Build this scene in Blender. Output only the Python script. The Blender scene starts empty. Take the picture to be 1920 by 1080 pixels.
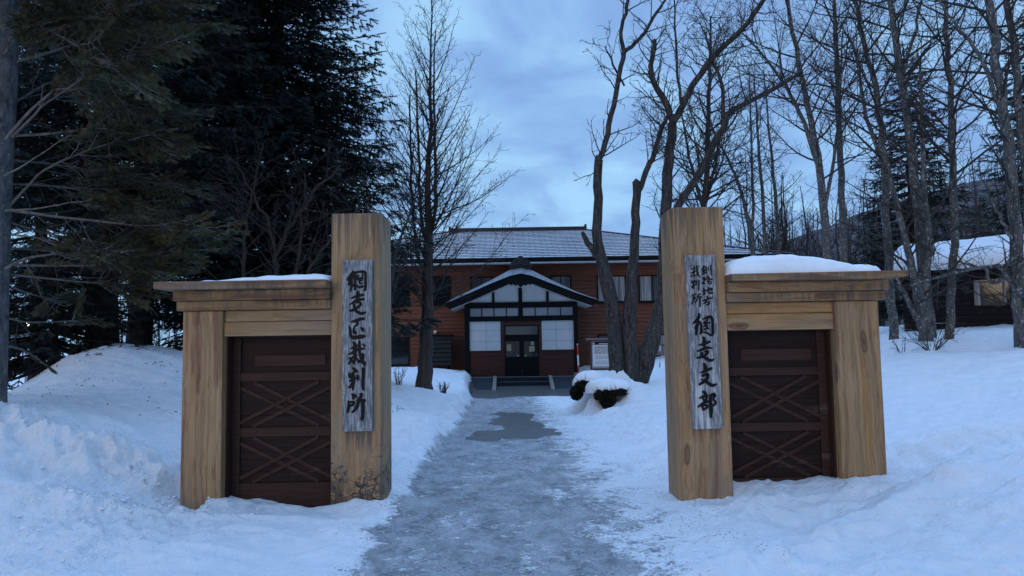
import bpy, math, random
import numpy as np
from mathutils import Vector, Matrix

SC = bpy.context.scene
COL = SC.collection
R = math.radians
# ---------------------------------------------------------------- camera
FPX = 1335.0                      # focal length in pixels of the 1920 px wide photograph
EYE = Vector((0.0, 0.0, 1.6))
PITCH, ROLL = R(4.2), R(0.9)
_f = Vector((0, math.cos(PITCH), math.sin(PITCH)))
_r0 = Vector((1, 0, 0)); _u0 = _r0.cross(_f)
_r = (_r0 * math.cos(ROLL) - _u0 * math.sin(ROLL)).normalized()
_u = _r.cross(_f).normalized()
cam_d = bpy.data.cameras.new('camera'); cam = bpy.data.objects.new('camera', cam_d); COL.objects.link(cam)
M3 = Matrix((_r, _u, -_f)).transposed()
cam.matrix_world = Matrix.Translation(EYE) @ M3.to_4x4()
cam_d.sensor_width = 36.0; cam_d.lens = 36.0 * FPX / 1920.0
cam_d.clip_start = 0.05; cam_d.clip_end = 2000
SC.camera = cam

def U(px, py, Y):
    """world point at depth Y (metres north of the camera) seen at a photo pixel"""
    d = _f * FPX + _r * (px - 960.0) - _u * (py - 540.0)
    return EYE + d * (Y / d.y)

# ---------------------------------------------------------------- sky and light
SUN_EL, SUN_DIR = R(9.0), Vector((-0.42, -0.9, 0.0)).normalized()
SUN_STRENGTH, SKY_STRENGTH, CLOUD_GAIN = 0.5, 0.10, 1.0
SC.view_settings.view_transform = 'Standard'
SC.view_settings.look = 'None'
SC.view_settings.exposure = 0.0
SC.view_settings.gamma = 1.0
SC.view_settings.use_curve_mapping = False
SC.cycles.use_denoising = True; SC.cycles.denoising_prefilter = 'NONE'
SC.cycles.max_bounces = 8
SC.cycles.use_adaptive_sampling = False

wd = bpy.data.worlds.new('World'); SC.world = wd; wd.use_nodes = True
wn, wl = wd.node_tree.nodes, wd.node_tree.links
wn.clear()
def wnode(t, **kw):
    n = wn.new(t)
    for k, v in kw.items(): setattr(n, k, v)
    return n
w_out = wnode('ShaderNodeOutputWorld'); w_bg = wnode('ShaderNodeBackground')
w_sky = wnode('ShaderNodeTexSky', sky_type='NISHITA', sun_disc=False)
w_sky.sun_elevation = SUN_EL; w_sky.sun_rotation = math.atan2(SUN_DIR.x, SUN_DIR.y)
w_sky.altitude = 50; w_sky.air_density = 1.0; w_sky.dust_density = 0.5; w_sky.ozone_density = 3.0
w_tc = wnode('ShaderNodeTexCoord')
w_sep = wnode('ShaderNodeSeparateXYZ'); wl.new(w_tc.outputs['Generated'], w_sep.inputs[0])
w_add = wnode('ShaderNodeMath', operation='ADD'); wl.new(w_sep.outputs['Z'], w_add.inputs[0]); w_add.inputs[1].default_value = 0.32
w_mx = wnode('ShaderNodeMath', operation='MAXIMUM'); wl.new(w_add.outputs[0], w_mx.inputs[0]); w_mx.inputs[1].default_value = 0.05
w_dx = wnode('ShaderNodeMath', operation='DIVIDE'); wl.new(w_sep.outputs['X'], w_dx.inputs[0]); wl.new(w_mx.outputs[0], w_dx.inputs[1])
w_dy = wnode('ShaderNodeMath', operation='DIVIDE'); wl.new(w_sep.outputs['Y'], w_dy.inputs[0]); wl.new(w_mx.outputs[0], w_dy.inputs[1])
w_cb = wnode('ShaderNodeCombineXYZ'); wl.new(w_dx.outputs[0], w_cb.inputs[0]); wl.new(w_dy.outputs[0], w_cb.inputs[1]); w_cb.inputs[2].default_value = 3.7
w_n1 = wnode('ShaderNodeTexNoise'); w_n1.inputs['Scale'].default_value = 3.7; w_n1.inputs['Detail'].default_value = 9; w_n1.inputs['Roughness'].default_value = 0.52; w_n1.inputs['Distortion'].default_value = 0.35
wl.new(w_cb.outputs[0], w_n1.inputs['Vector'])
w_rp = wnode('ShaderNodeValToRGB'); wl.new(w_n1.outputs['Fac'], w_rp.inputs[0])
def set_ramp(rp, stops):
    el = rp.color_ramp.elements
    while len(el) > 1: el.remove(el[-1])
    el[0].position = stops[0][0]; el[0].color = (*stops[0][1], 1)
    for p, c in stops[1:]:
        e = el.new(p); e.color = (*c, 1)
set_ramp(w_rp, [(0.32, (0.39, 0.685, 0.99)), (0.42, (0.345, 0.61, 0.945)), (0.50, (0.285, 0.51, 0.865)), (0.57, (0.257, 0.455, 0.815)), (0.66, (0.225, 0.395, 0.75))])
w_el = wnode('ShaderNodeMapRange'); wl.new(w_sep.outputs['Z'], w_el.inputs[0]); w_el.inputs[2].default_value = 1.0      # sky above the frame brightened to light the snow
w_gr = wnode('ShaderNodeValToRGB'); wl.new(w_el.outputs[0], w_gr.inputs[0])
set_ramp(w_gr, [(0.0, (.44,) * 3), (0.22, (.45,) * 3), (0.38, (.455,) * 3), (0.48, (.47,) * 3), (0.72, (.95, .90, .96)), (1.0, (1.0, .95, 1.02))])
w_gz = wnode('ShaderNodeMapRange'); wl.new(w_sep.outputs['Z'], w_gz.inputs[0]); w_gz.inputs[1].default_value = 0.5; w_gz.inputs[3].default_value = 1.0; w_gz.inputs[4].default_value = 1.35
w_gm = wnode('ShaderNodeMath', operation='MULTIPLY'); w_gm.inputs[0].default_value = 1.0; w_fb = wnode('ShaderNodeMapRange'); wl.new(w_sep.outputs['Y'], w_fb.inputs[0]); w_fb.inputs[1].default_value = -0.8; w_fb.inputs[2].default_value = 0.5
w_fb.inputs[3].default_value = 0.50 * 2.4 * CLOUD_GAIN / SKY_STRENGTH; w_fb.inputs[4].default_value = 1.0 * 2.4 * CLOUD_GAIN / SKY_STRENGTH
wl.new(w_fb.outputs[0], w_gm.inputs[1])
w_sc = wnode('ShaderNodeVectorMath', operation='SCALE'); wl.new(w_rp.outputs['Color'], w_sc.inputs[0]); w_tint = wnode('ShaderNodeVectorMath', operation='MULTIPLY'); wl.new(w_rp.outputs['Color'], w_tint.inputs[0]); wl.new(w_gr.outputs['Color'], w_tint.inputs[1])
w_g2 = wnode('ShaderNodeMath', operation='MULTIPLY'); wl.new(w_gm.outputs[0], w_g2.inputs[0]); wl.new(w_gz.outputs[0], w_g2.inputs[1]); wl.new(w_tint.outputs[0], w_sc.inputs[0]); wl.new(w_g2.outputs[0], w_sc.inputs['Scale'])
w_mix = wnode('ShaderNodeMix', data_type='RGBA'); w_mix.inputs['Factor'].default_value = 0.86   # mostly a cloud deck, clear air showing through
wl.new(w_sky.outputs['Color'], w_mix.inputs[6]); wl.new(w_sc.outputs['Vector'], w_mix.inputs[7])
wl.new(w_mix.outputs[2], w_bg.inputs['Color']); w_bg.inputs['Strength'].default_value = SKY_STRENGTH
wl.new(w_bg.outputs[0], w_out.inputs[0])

sun_d = bpy.data.lights.new('sun', 'SUN'); sun_d.energy = SUN_STRENGTH; sun_d.angle = R(24); sun_d.color = (1.0, 0.74, 0.50)
sun = bpy.data.objects.new('sun', sun_d); COL.objects.link(sun)
_sv = Vector((SUN_DIR.x * math.cos(SUN_EL), SUN_DIR.y * math.cos(SUN_EL), math.sin(SUN_EL)))
sun.rotation_euler = (-_sv).to_track_quat('-Z', 'Y').to_euler(); sun.location = _sv * 60

# ---------------------------------------------------------------- helpers
def tag(o, label=None, cat=None, group=None, kind=None):
    if label: o['label'] = label
    if cat: o['category'] = cat
    if group: o['group'] = group
    if kind: o['kind'] = kind
    return o

def empty(name, loc, label=None, cat=None, group=None):
    o = bpy.data.objects.new(name, None); COL.objects.link(o)
    o.location = loc; o.empty_display_size = 0.2
    return tag(o, label, cat, group)

def root_of(o):
    while o.parent: o = o.parent
    return o

class MB:
    def __init__(self): self.v = []; self.f = []; self.n = 0
    def add(self, verts, faces):
        verts = np.asarray(verts, dtype=np.float64).reshape(-1, 3)
        n = self.n
        self.v.append(verts); self.n += len(verts)
        for fc in faces: self.f.append([i + n for i in fc])
        return self
    def hexa(self, p):      # p: 4 bottom corners then 4 top corners, counter-clockwise from above
        return self.add(p, [(3, 2, 1, 0), (4, 5, 6, 7), (0, 1, 5, 4), (1, 2, 6, 5), (2, 3, 7, 6), (3, 0, 4, 7)])
    def box(self, x0, x1, y0, y1, z0, z1):
        return self.hexa([(x0, y0, z0), (x1, y0, z0), (x1, y1, z0), (x0, y1, z0), (x0, y0, z1), (x1, y0, z1), (x1, y1, z1), (x0, y1, z1)])
    def bar(self, a, b, w, t, nrm=(0, -1, 0)):     # a slat from a to b, w wide, t thick along nrm
        a, b, nrm = Vector(a), Vector(b), Vector(nrm)
        d = (b - a).normalized(); s = d.cross(nrm).normalized() * (w / 2); k = nrm.normalized() * t
        return self.hexa([a + s, a - s, a - s + k, a + s + k, b + s, b - s, b - s + k, b + s + k])
    def prism(self, poly, off):
        poly = [Vector(p) for p in poly]; off = Vector(off); n = len(poly)
        vs = poly + [p + off for p in poly]
        fs = [tuple(range(n)), tuple(range(2 * n - 1, n - 1, -1))]
        fs += [(i, i + n, (i + 1) % n + n, (i + 1) % n) for i in range(n)]
        return self.add(vs, fs)
    def tube(self, pts, radii, n=10, caps=True):
        pts = np.array([tuple(p) for p in pts], float); radii = np.broadcast_to(np.asarray(radii, float), (len(pts),))
        v, f = tubes(pts[None], radii[None], n)
        fs = f.tolist()
        if caps: fs += [list(range(n))[::-1], list(range((len(pts) - 1) * n, len(pts) * n))]
        return self.add(v, fs)
    def build(self, name, mat, parent=None, smooth=False, bevel=0.0, org=None):
        v = np.concatenate(self.v) if self.v else np.zeros((0, 3))
        if parent is not None: v = v - np.array(root_of(parent).location)
        elif org is not None: v = v - np.array(org)
        me = bpy.data.meshes.new(name); me.from_pydata(v.tolist(), [], self.f); me.update()
        return link(name, me, mat, parent, smooth, bevel, org)

def link(name, me, mat, parent=None, smooth=False, bevel=0.0, org=None):
    o = bpy.data.objects.new(name, me); COL.objects.link(o)
    if mat: me.materials.append(mat)
    if parent is not None: o.parent = parent
    elif org is not None: o.location = org
    if smooth: me.polygons.foreach_set('use_smooth', [True] * len(me.polygons))
    if bevel:
        b = o.modifiers.new('bevel', 'BEVEL'); b.width = bevel; b.segments = 2; b.limit_method = 'ANGLE'; b.angle_limit = R(40)
    return o

def fast_mesh(name, V, quads=None, tris=None, smooth=True):
    me = bpy.data.meshes.new(name); V = np.ascontiguousarray(V, np.float32)
    nq = 0 if quads is None else len(quads); nt = 0 if tris is None else len(tris)
    me.vertices.add(len(V)); me.vertices.foreach_set('co', V.ravel())
    li = np.concatenate([np.asarray(a, np.int32).ravel() for a in (quads, tris) if a is not None and len(a)])
    me.loops.add(len(li)); me.loops.foreach_set('vertex_index', li)
    me.polygons.add(nq + nt)
    st = np.concatenate([np.arange(nq) * 4, nq * 4 + np.arange(nt) * 3]).astype(np.int32)
    me.polygons.foreach_set('loop_start', st)
    try: me.polygons.foreach_set('loop_total', np.concatenate([np.full(nq, 4), np.full(nt, 3)]).astype(np.int32))
    except Exception: pass
    me.polygons.foreach_set('use_smooth', np.full(nq + nt, smooth))
    me.update(calc_edges=True); me.validate()
    return me

def tubes(P, Rr, n):
    """P (B,k,3) centre lines, Rr (B,k) radii -> verts, quads"""
    B, k, _ = P.shape
    T = np.gradient(P, axis=1); T /= np.linalg.norm(T, axis=2, keepdims=True) + 1e-9
    m = P[:, -1] - P[:, 0]
    ref = np.where((np.abs(m[:, 2]) > 0.75 * np.linalg.norm(m, axis=1))[:, None], np.array([[1.0, 0.02, 0]]), np.array([[0.02, 0, 1.0]]))[:, None, :]
    u = np.cross(T, ref); u /= np.linalg.norm(u, axis=2, keepdims=True) + 1e-9
    w = np.cross(T, u)
    a = np.arange(n) * 2 * math.pi / n
    ring = P[:, :, None, :] + Rr[:, :, None, None] * (np.cos(a)[None, None, :, None] * u[:, :, None, :] + np.sin(a)[None, None, :, None] * w[:, :, None, :])
    V = ring.reshape(-1, 3)
    b = np.arange(B)[:, None, None] * (k * n); i = np.arange(k - 1)[None, :, None] * n; j = np.arange(n)[None, None, :]; j2 = (j + 1) % n
    Q = np.stack([b + i + j, b + i + j2, b + i + n + j2, b + i + n + j], -1).reshape(-1, 4)
    return V, Q

# value noise, vectorised
def _hash(ix, iy, seed):
    h = (ix.astype(np.int64) * 374761393 + iy.astype(np.int64) * 668265263 + seed * 1442695041) & 0xFFFFFFFF
    h = ((h ^ (h >> 13)) * 1274126177) & 0xFFFFFFFF
    return ((h ^ (h >> 16)) & 0xFFFF) / 65535.0
def vnoise(x, y, seed=0):
    ix, iy = np.floor(x), np.floor(y); fx, fy = x - ix, y - iy
    fx = fx * fx * (3 - 2 * fx); fy = fy * fy * (3 - 2 * fy)
    a, b, c, d = _hash(ix, iy, seed), _hash(ix + 1, iy, seed), _hash(ix, iy + 1, seed), _hash(ix + 1, iy + 1, seed)
    return (a * (1 - fx) + b * fx) * (1 - fy) + (c * (1 - fx) + d * fx) * fy
def fbm(x, y, seed=0, octv=4, gain=0.5):
    s = 0; a = 1; t = 0
    for o in range(octv):
        s = s + a * (vnoise(x * 2 ** o + o * 17.3, y * 2 ** o - o * 9.1, seed + o) - 0.5); t += a; a *= gain
    return s / t * 2
def sstep(a, b, x):
    t = np.clip((x - a) / (b - a), 0, 1); return t * t * (3 - 2 * t)

# ---------------------------------------------------------------- materials
class NT:
    def __init__(self, name, rough=0.7, spec=0.3):
        self.m = bpy.data.materials.new(name); self.m.use_nodes = True
        self.t = self.m.node_tree; self.b = self.t.nodes['Principled BSDF']
        self.b.inputs['Roughness'].default_value = rough; self.b.inputs['Specular IOR Level'].default_value = spec
        self.o = self.t.nodes.new('ShaderNodeTexCoord').outputs['Object']
    def n(self, t, **kw):
        nd = self.t.nodes.new(t)
        for k, v in kw.items():
            if k[0] == '_': nd.inputs[k[1:].replace('_', ' ')].default_value = v
            else: setattr(nd, k, v)
        return nd
    def l(self, a, b): self.t.links.new(a, b)
    def map(self, scale=(1, 1, 1), loc=(0, 0, 0), src=None, rot=(0, 0, 0)):
        m = self.n('ShaderNodeMapping'); self.l(src or self.o, m.inputs['Vector'])
        m.inputs['Scale'].default_value = scale; m.inputs['Location'].default_value = loc; m.inputs['Rotation'].default_value = rot
        return m.outputs[0]
    def noise(self, vec, scale=1, detail=5, rough=0.5, dist=0.0):
        n = self.n('ShaderNodeTexNoise', _Scale=scale, _Detail=detail, _Roughness=rough, _Distortion=dist); self.l(vec, n.inputs['Vector'])
        return n.outputs['Fac']
    def vor(self, vec, scale=1, feature='F1', out='Distance', rnd=1.0):
        n = self.n('ShaderNodeTexVoronoi', feature=feature, _Scale=scale, _Randomness=rnd); self.l(vec, n.inputs['Vector'])
        return n.outputs[out]
    def ramp(self, fac, stops, interp='LINEAR'):
        r = self.n('ShaderNodeValToRGB'); self.l(fac, r.inputs[0]); set_ramp(r, [(p, c if isinstance(c, tuple) else (c, c, c)) for p, c in stops]); r.color_ramp.interpolation = interp
        return r.outputs['Color']
    def _in(self, s, v):
        if isinstance(v, bpy.types.NodeSocket): self.l(v, s)
        elif isinstance(v, tuple): s.default_value = (*v, 1) if len(v) == 3 else v
        else: s.default_value = v
    def mix(self, fac, a, b, blend='MIX'):
        m = self.n('ShaderNodeMix', data_type='RGBA', blend_type=blend)
        self._in(m.inputs[0], fac); self._in(m.inputs[6], a); self._in(m.inputs[7], b)
        return m.outputs[2]
    def math(self, op, a, b=0.0, clamp=False):
        m = self.n('ShaderNodeMath', operation=op, use_clamp=clamp); self._in(m.inputs[0], a); self._in(m.inputs[1], b)
        return m.outputs[0]
    def bump(self, h, strength=0.3, dist=0.01):
        b = self.n('ShaderNodeBump', _Strength=strength, _Distance=dist); self.l(h, b.inputs['Height']); self.l(b.outputs[0], self.b.inputs['Normal'])
    def col(self, c): self._in(self.b.inputs['Base Color'], c)
    def rough(self, c): self._in(self.b.inputs['Roughness'], c)
    def sep(self, vec=None):
        s = self.n('ShaderNodeSeparateXYZ'); self.l(vec or self.o, s.inputs[0]); return s.outputs

def plain(name, c, rough=0.6, spec=0.3, var=0.25, scale=6.0, bump=0.0):
    t = NT(name, rough, spec); n = t.noise(t.o, scale, 6, 0.6)
    t.col(t.mix(1.0, tuple(c), t.ramp(n, [(0.3, 1 - var), (0.7, 1 + var * 0.6)]), 'MULTIPLY'))
    if bump: t.bump(t.noise(t.o, scale * 6, 4), bump, 0.01)
    return t.m

def timber(name, axis, seed, drips=0.0, cracks=0.0, gain=0.92, runs=()):
    """tan painted timber with reddish grain, knots and weather streaks; axis = direction of the grain"""
    t = NT(name, 0.62, 0.25)
    loc = (seed * 3.1, seed * 1.7, seed * 2.3)
    def along(across, run, off=0.0):
        s = [across] * 3; s[axis] = run
        return t.map(tuple(s), (loc[0] + off, loc[1] - off, loc[2] + off * .5))
    # the grain wanders: the same slow wave shifts every layer of streaks
    ns = t.n('ShaderNodeTexNoise', _Scale=1.0, _Detail=3.0); t.l(along(1.6, 1.1), ns.inputs['Vector'])
    def warped(vec, k):
        sv = t.n('ShaderNodeVectorMath', operation='SCALE'); sv.inputs['Scale'].default_value = k; t.l(ns.outputs['Color'], sv.inputs[0])
        ad = t.n('ShaderNodeVectorMath', operation='ADD'); t.l(vec, ad.inputs[0]); t.l(sv.outputs[0], ad.inputs[1])
        return ad.outputs[0]
    g1 = t.noise(warped(along(8.5, 0.16), 1.5), 1.0, 5, 0.6, 0.1)
    g2 = t.noise(warped(along(22.0, 0.30, 5), 3.6), 1.0, 4, 0.6)
    g3 = t.noise(warped(along(3.8, 0.22, 9), 0.7), 1.0, 3, 0.5)
    c = t.ramp(g1, [(0.30, (0.20, 0.125, 0.08)), (0.38, (0.36, 0.245, 0.145)), (0.44, (0.50, 0.37, 0.225)), (0.48, (0.42, 0.33, 0.215)), (0.52, (0.52, 0.375, 0.20)), (0.56, (0.36, 0.25, 0.15)), (0.60, (0.54, 0.42, 0.28)), (0.66, (0.40, 0.27, 0.16)), (0.72, (0.52, 0.38, 0.23))])
    c = t.mix(t.ramp(g3, [(0.42, 0.0), (0.52, 0.65), (0.58, 0.2), (0.66, 0.0)]), c, (0.40, 0.335, 0.215))
    c = t.mix(t.ramp(g3, [(0.58, 0.0), (0.66, 0.7)]), c, (0.44, 0.31, 0.13))
    c = t.mix(1.0, c, t.ramp(g2, [(0.34, 0.70), (0.5, 1.0), (0.66, 1.12)]), 'MULTIPLY')
    fine = t.noise(along(75, 1.3), 1, 4, 0.6)
    c = t.mix(1.0, c, t.ramp(fine, [(0.34, 0.80), (0.60, 1.06)]), 'MULTIPLY')
    rd = t.noise(warped(along(7.0, 0.22, 17), 1.4), 1, 3, 0.5)      # long reddish streaks
    c = t.mix(t.ramp(rd, [(0.60, 0.0), (0.68, 0.75)]), c, (0.19, 0.095, 0.08))
    ks = [3.2, 3.2, 3.2]; ks[axis] = 1.0                                   # rare elongated knots
    kn = t.vor(warped(t.map(tuple(ks), loc), 0.3), 1.0, 'F1'); kc = t.vor(warped(t.map(tuple(ks), loc), 0.3), 1.0, 'F1', 'Color')
    ring = t.ramp(kn, [(0.03, 1.0), (0.07, 0.5), (0.10, 0.85), (0.13, 0.0)])
    c = t.mix(t.math('MULTIPLY', ring, t.ramp(kc, [(0.58, 0.0), (0.60, 0.85)])), c, (0.10, 0.055, 0.05))
    c = t.mix(1.0, c, (gain * .92, gain * .73, gain * .60), 'MULTIPLY')
    wg = t.noise(along(2.2, 0.9, 31), 1, 6, 0.7)                            # greyed, weathered areas
    c = t.mix(t.ramp(wg, [(0.50, 0.0), (0.62, 0.42)]), c, (0.235, 0.205, 0.175))
    for zt_, zl_, x0_, x1_ in runs:                                                  # dirt washed down below a board or an edge
        zz = t.sep()[2]
        rn = t.noise(t.map((34, 6, 0.5), loc), 1, 4, 0.65)
        rn2 = t.math('MULTIPLY', t.math('SUBTRACT', zt_, zz), 1.0 / zl_)
        f = t.math('MULTIPLY', t.ramp(t.math('SUBTRACT', rn, t.math('MULTIPLY', rn2, 0.16)), [(0.40, 0.0), (0.50, 0.75)]), t.ramp(rn2, [(-0.01, 0.0), (0.0, 1.0), (0.6, .8), (1.0, 0.0)]))
        xx = t.sep()[0]
        f = t.math('MULTIPLY', f, t.math('MULTIPLY', t.math('GREATER_THAN', xx, x0_), t.math('LESS_THAN', xx, x1_)))
        c = t.mix(f, c, (0.085, 0.068, 0.06))
    if drips:
        d = t.noise(t.map((16, 3, 0.35), loc), 1, 5, 0.7)
        d2 = t.noise(t.map((1.2, 1, 5), loc), 1, 3, 0.6)
        f = t.math('MULTIPLY', t.ramp(d, [(0.42, 0.0), (0.62, 1.0)]), t.ramp(d2, [(0.35, 0.0), (0.6, 1.0)]))
        c = t.mix(t.math('MULTIPLY', f, drips), c, (0.10, 0.072, 0.055))
    if cracks:
        z = t.sep()[2]
        low = t.ramp(z, [(0.40, 1.0), (0.66, 0.0)])
        wob = t.n('ShaderNodeTexNoise', _Scale=11.0, _Detail=4.0); t.l(t.o, wob.inputs['Vector'])
        cv = t.mix(0.10, t.map((1, 1, 1)), wob.outputs['Color'])
        e = t.vor(cv, 9.0, 'DISTANCE_TO_EDGE'); e2 = t.vor(cv, 22.0, 'DISTANCE_TO_EDGE')
        pm = t.ramp(t.noise(t.map((4.5, 4.5, 3.2), (loc[0] + 2, loc[1], loc[2])), 1, 4, .6), [(0.43, 0.0), (0.52, 1.0)])
        ln = t.math('MAXIMUM', t.ramp(e, [(0.03, 1.0), (0.07, 0.0)]), t.math('MULTIPLY', t.ramp(e2, [(0.04, 0.9), (0.10, 0.0)]), t.ramp(z, [(0.30, 1.0), (0.52, 0.0)])))
        f = t.math('MULTIPLY', t.math('MULTIPLY', ln, low), pm)
        st = t.math('MULTIPLY', t.ramp(t.noise(t.map((7, 7, 6), loc), 1, 7, 0.72), [(0.47, 0.0), (0.55, 0.8)]), t.ramp(z, [(0.12, 1.0), (0.45, 0.0)]))
        c = t.mix(t.math('MULTIPLY', st, cracks), c, (0.115, 0.07, 0.05))
        c = t.mix(t.math('MULTIPLY', f, cracks), c, (0.05, 0.042, 0.04))
    t.col(c)
    t.bump(t.math('ADD', t.math('MULTIPLY', g1, 0.6), fine), 0.25, 0.006)
    return t.m

def dark_wood(name, c, axis=2, rough=0.5, wear=0.0):
    t = NT(name, rough, 0.18)
    fs = [45, 45, 45]; fs[axis] = 1.5
    f = t.noise(t.map(tuple(fs)), 1, 5, 0.6)
    k = t.mix(1.0, tuple(c), t.ramp(f, [(0.3, 0.6), (0.7, 1.4)]), 'MULTIPLY')
    if wear:
        ws = [6, 6, 6]; ws[axis] = 0.9
        w = t.noise(t.map(tuple(ws), (3, 5, 1)), 1, 7, 0.7)
        k = t.mix(t.ramp(w, [(0.62, 0.0), (0.70, wear)]), k, (0.16, 0.12, 0.10))
    t.col(k); t.bump(f, 0.3, 0.004)
    return t.m

def greyboard(name, pale):
    t = NT(name, 0.85, 0.15)
    f = t.noise(t.map((75, 75, 9)), 1, 7, 0.75)
    g = t.noise(t.map((14, 14, 0.8), (2.2, 0, 1)), 1, 6, 0.62, 0.6)
    c = t.ramp(f, [(0.36, (0.10, 0.103, 0.11)), (0.5, (0.22, 0.223, 0.23)), (0.62, (0.46, 0.46, 0.465))])
    c = t.mix(t.ramp(g, [(pale, 0.0), (pale + 0.1, 0.85)]), c, (0.60, 0.60, 0.59))
    t.col(c); t.bump(f, 0.5, 0.004)
    return t.m

def bark(name, c1, c2, lichen=0.0, zs=2.5, lc=(0.30, 0.31, 0.29)):
    t = NT(name, 0.9, 0.1)
    f = t.noise(t.map((13, 13, zs)), 1, 6, 0.7, 0.3)
    k = t.ramp(f, [(0.32, tuple(c1)), (0.68, tuple(c2))])
    if lichen:
        q = t.noise(t.map((19, 19, 11), (4, 1, 2)), 1, 5, 0.7)
        k = t.mix(t.ramp(q, [(0.56, 0.0), (0.61, lichen)]), k, lc)
    t.col(k); t.bump(f, 0.6, 0.02)
    return t.m

def needles(name, c1, c2):
    t = NT(name, 0.6, 0.25)
    f = t.noise(t.map((2.2, 2.2, 2.2)), 1, 4, 0.6)
    t.col(t.ramp(f, [(0.3, tuple(c1)), (0.7, tuple(c2))]))
    return t.m

def glass(name, c=(0.012, 0.014, 0.018), rough=0.06, spec=0.6):
    t = NT(name, rough, spec); t.col(tuple(c))
    t.bump(t.noise(t.map((1.3, 1.3, 1.3)), 1, 2), 0.05, 0.05)
    return t.m

def snow(name):
    t = NT(name, 0.65, 0.25)
    n1 = t.noise(t.map((9, 9, 9)), 1, 6, 0.6)
    t.col(t.ramp(n1, [(0.3, (0.80, 0.82, 0.84)), (0.7, (0.90, 0.91, 0.92))]))
    t.bump(t.noise(t.map((30, 30, 30)), 1, 5, 0.65), 0.35, 0.02)
    return t.m

M = {}
# where the name boards hang, in the frame of each gate (dirt runs down below them)
_gl = (U(339, 760, 7.08).x + U(713, 700, 7.08).x) / 2; _gr = (U(1272, 700, 7.08).x + U(1657, 740, 7.08).x) / 2
RUN_L = (U(644, 809, 7.03).x - _gl, U(696, 809, 7.03).x - _gl); RUN_R = (U(1301, 804, 7.03).x - _gr, U(1354, 804, 7.03).x - _gr)
M['snow'] = snow('snow')
M['wv1'] = timber('timber_upright_left', 2, 1.0, 0.0, 0.0)
M['wp1'] = timber('timber_pillar_left', 2, 1.4, 0.0, 1.0, runs=((0.745, 0.24, RUN_L[0], RUN_L[1]), (2.90, 0.5, -9, 9)))
M['wp2'] = timber('timber_pillar_right', 2, 4.6, 0.0, 0.0, runs=((0.745, 0.18, RUN_R[0], RUN_R[1]), (2.95, 0.45, -9, 9)))
M['wv2'] = timber('timber_upright_right', 2, 2.6, 0.0, 0.0)
M['wh1'] = timber('timber_level_left', 0, 3.3, 0.0)
M['wh2'] = timber('timber_level_right', 0, 5.1, 0.0)
M['wd1'] = timber('timber_band_left', 0, 4.2, 0.95, gain=0.78)
M['wd2'] = timber('timber_band_right', 0, 6.4, 0.9, gain=0.74)
M['door'] = dark_wood('door_wood', (0.046, 0.021, 0.0155), 0, 0.55, 0.5)
M['door_panel'] = dark_wood('door_panel_wood', (0.020, 0.0092, 0.0075), 0, 0.6, 0.6)
M['sign1'] = greyboard('weathered_board', 0.62)
M['sign2'] = greyboard('weathered_pale_board', 0.53)
M['ink'] = plain('black_ink', (0.004, 0.004, 0.006), 0.55, 0.2, 0.2)
# ---------------------------------------------------------------- terrain
def PX(px, py, Y):
    p = U(px, py, Y); return (p.x, p.y, p.z)
BANK = [PX(*a) for a in [
    (0, 1080, 5.1), (0, 1000, 5.9), (0, 945, 6.5), (0, 880, 7.0), (0, 795, 7.9), (0, 765, 9.0), (150, 985, 6.0), (300, 1040, 5.3), (500, 1080, 4.9),
    (120, 915, 6.6), (200, 845, 7.9), (200, 935, 6.7), (330, 890, 7.6), (330, 943, 6.95), (500, 957, 6.95), (600, 960, 6.95), (690, 950, 7.0), (450, 1000, 6.0),
    (230, 648, 14.0), (335, 668, 14.5), (120, 678, 13.0), (20, 738, 11.0), (200, 745, 10.5), (320, 800, 9.5), (60, 715, 12.5), (300, 720, 12.0),
    (160, 672, 16.0), (30, 775, 15.5), (110, 725, 17.5), (-70, 790, 12.5), (260, 670, 17.0),
    (745, 900, 8.2), (750, 845, 10.2), (790, 800, 12.0), (745, 770, 15.5), (800, 745, 19.0), (760, 722, 22.0), (860, 738, 23.0), (745, 695, 28.0), (820, 716, 28.0), (860, 728, 29.5), (790, 690, 33.0), (700, 690, 33.0),
    (1240, 880, 8.6), (1235, 800, 12.5), (1190, 790, 15.0), (1230, 755, 17.0), (1150, 765, 18.5), (1240, 715, 22.0), (1190, 726, 23.0), (1235, 690, 27.0), (1215, 705, 26.0), (1100, 735, 24.0), (1090, 745, 21.0), (1240, 680, 31.0), (1130, 712, 29.0), (1300, 665, 34.0),
    (1290, 938, 6.98), (1370, 933, 7.0), (1480, 920, 7.05), (1660, 893, 7.2), (1700, 872, 8.4), (1770, 860, 8.2), (1560, 1000, 6.0), (1720, 950, 6.2), (1920, 885, 6.3), (1830, 1000, 5.3),
    (1920, 1080, 4.55), (1600, 1080, 4.75), (1920, 832, 8.2), (1690, 790, 10.3), (1800, 740, 12.2), (1920, 715, 12.4), (1690, 690, 14.5), (1920, 650, 15.5), (1690, 640, 18.0), (1800, 632, 18.5), (1920, 614, 18.8), (1500, 700, 18.0), (1450, 800, 11.0)]]
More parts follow.
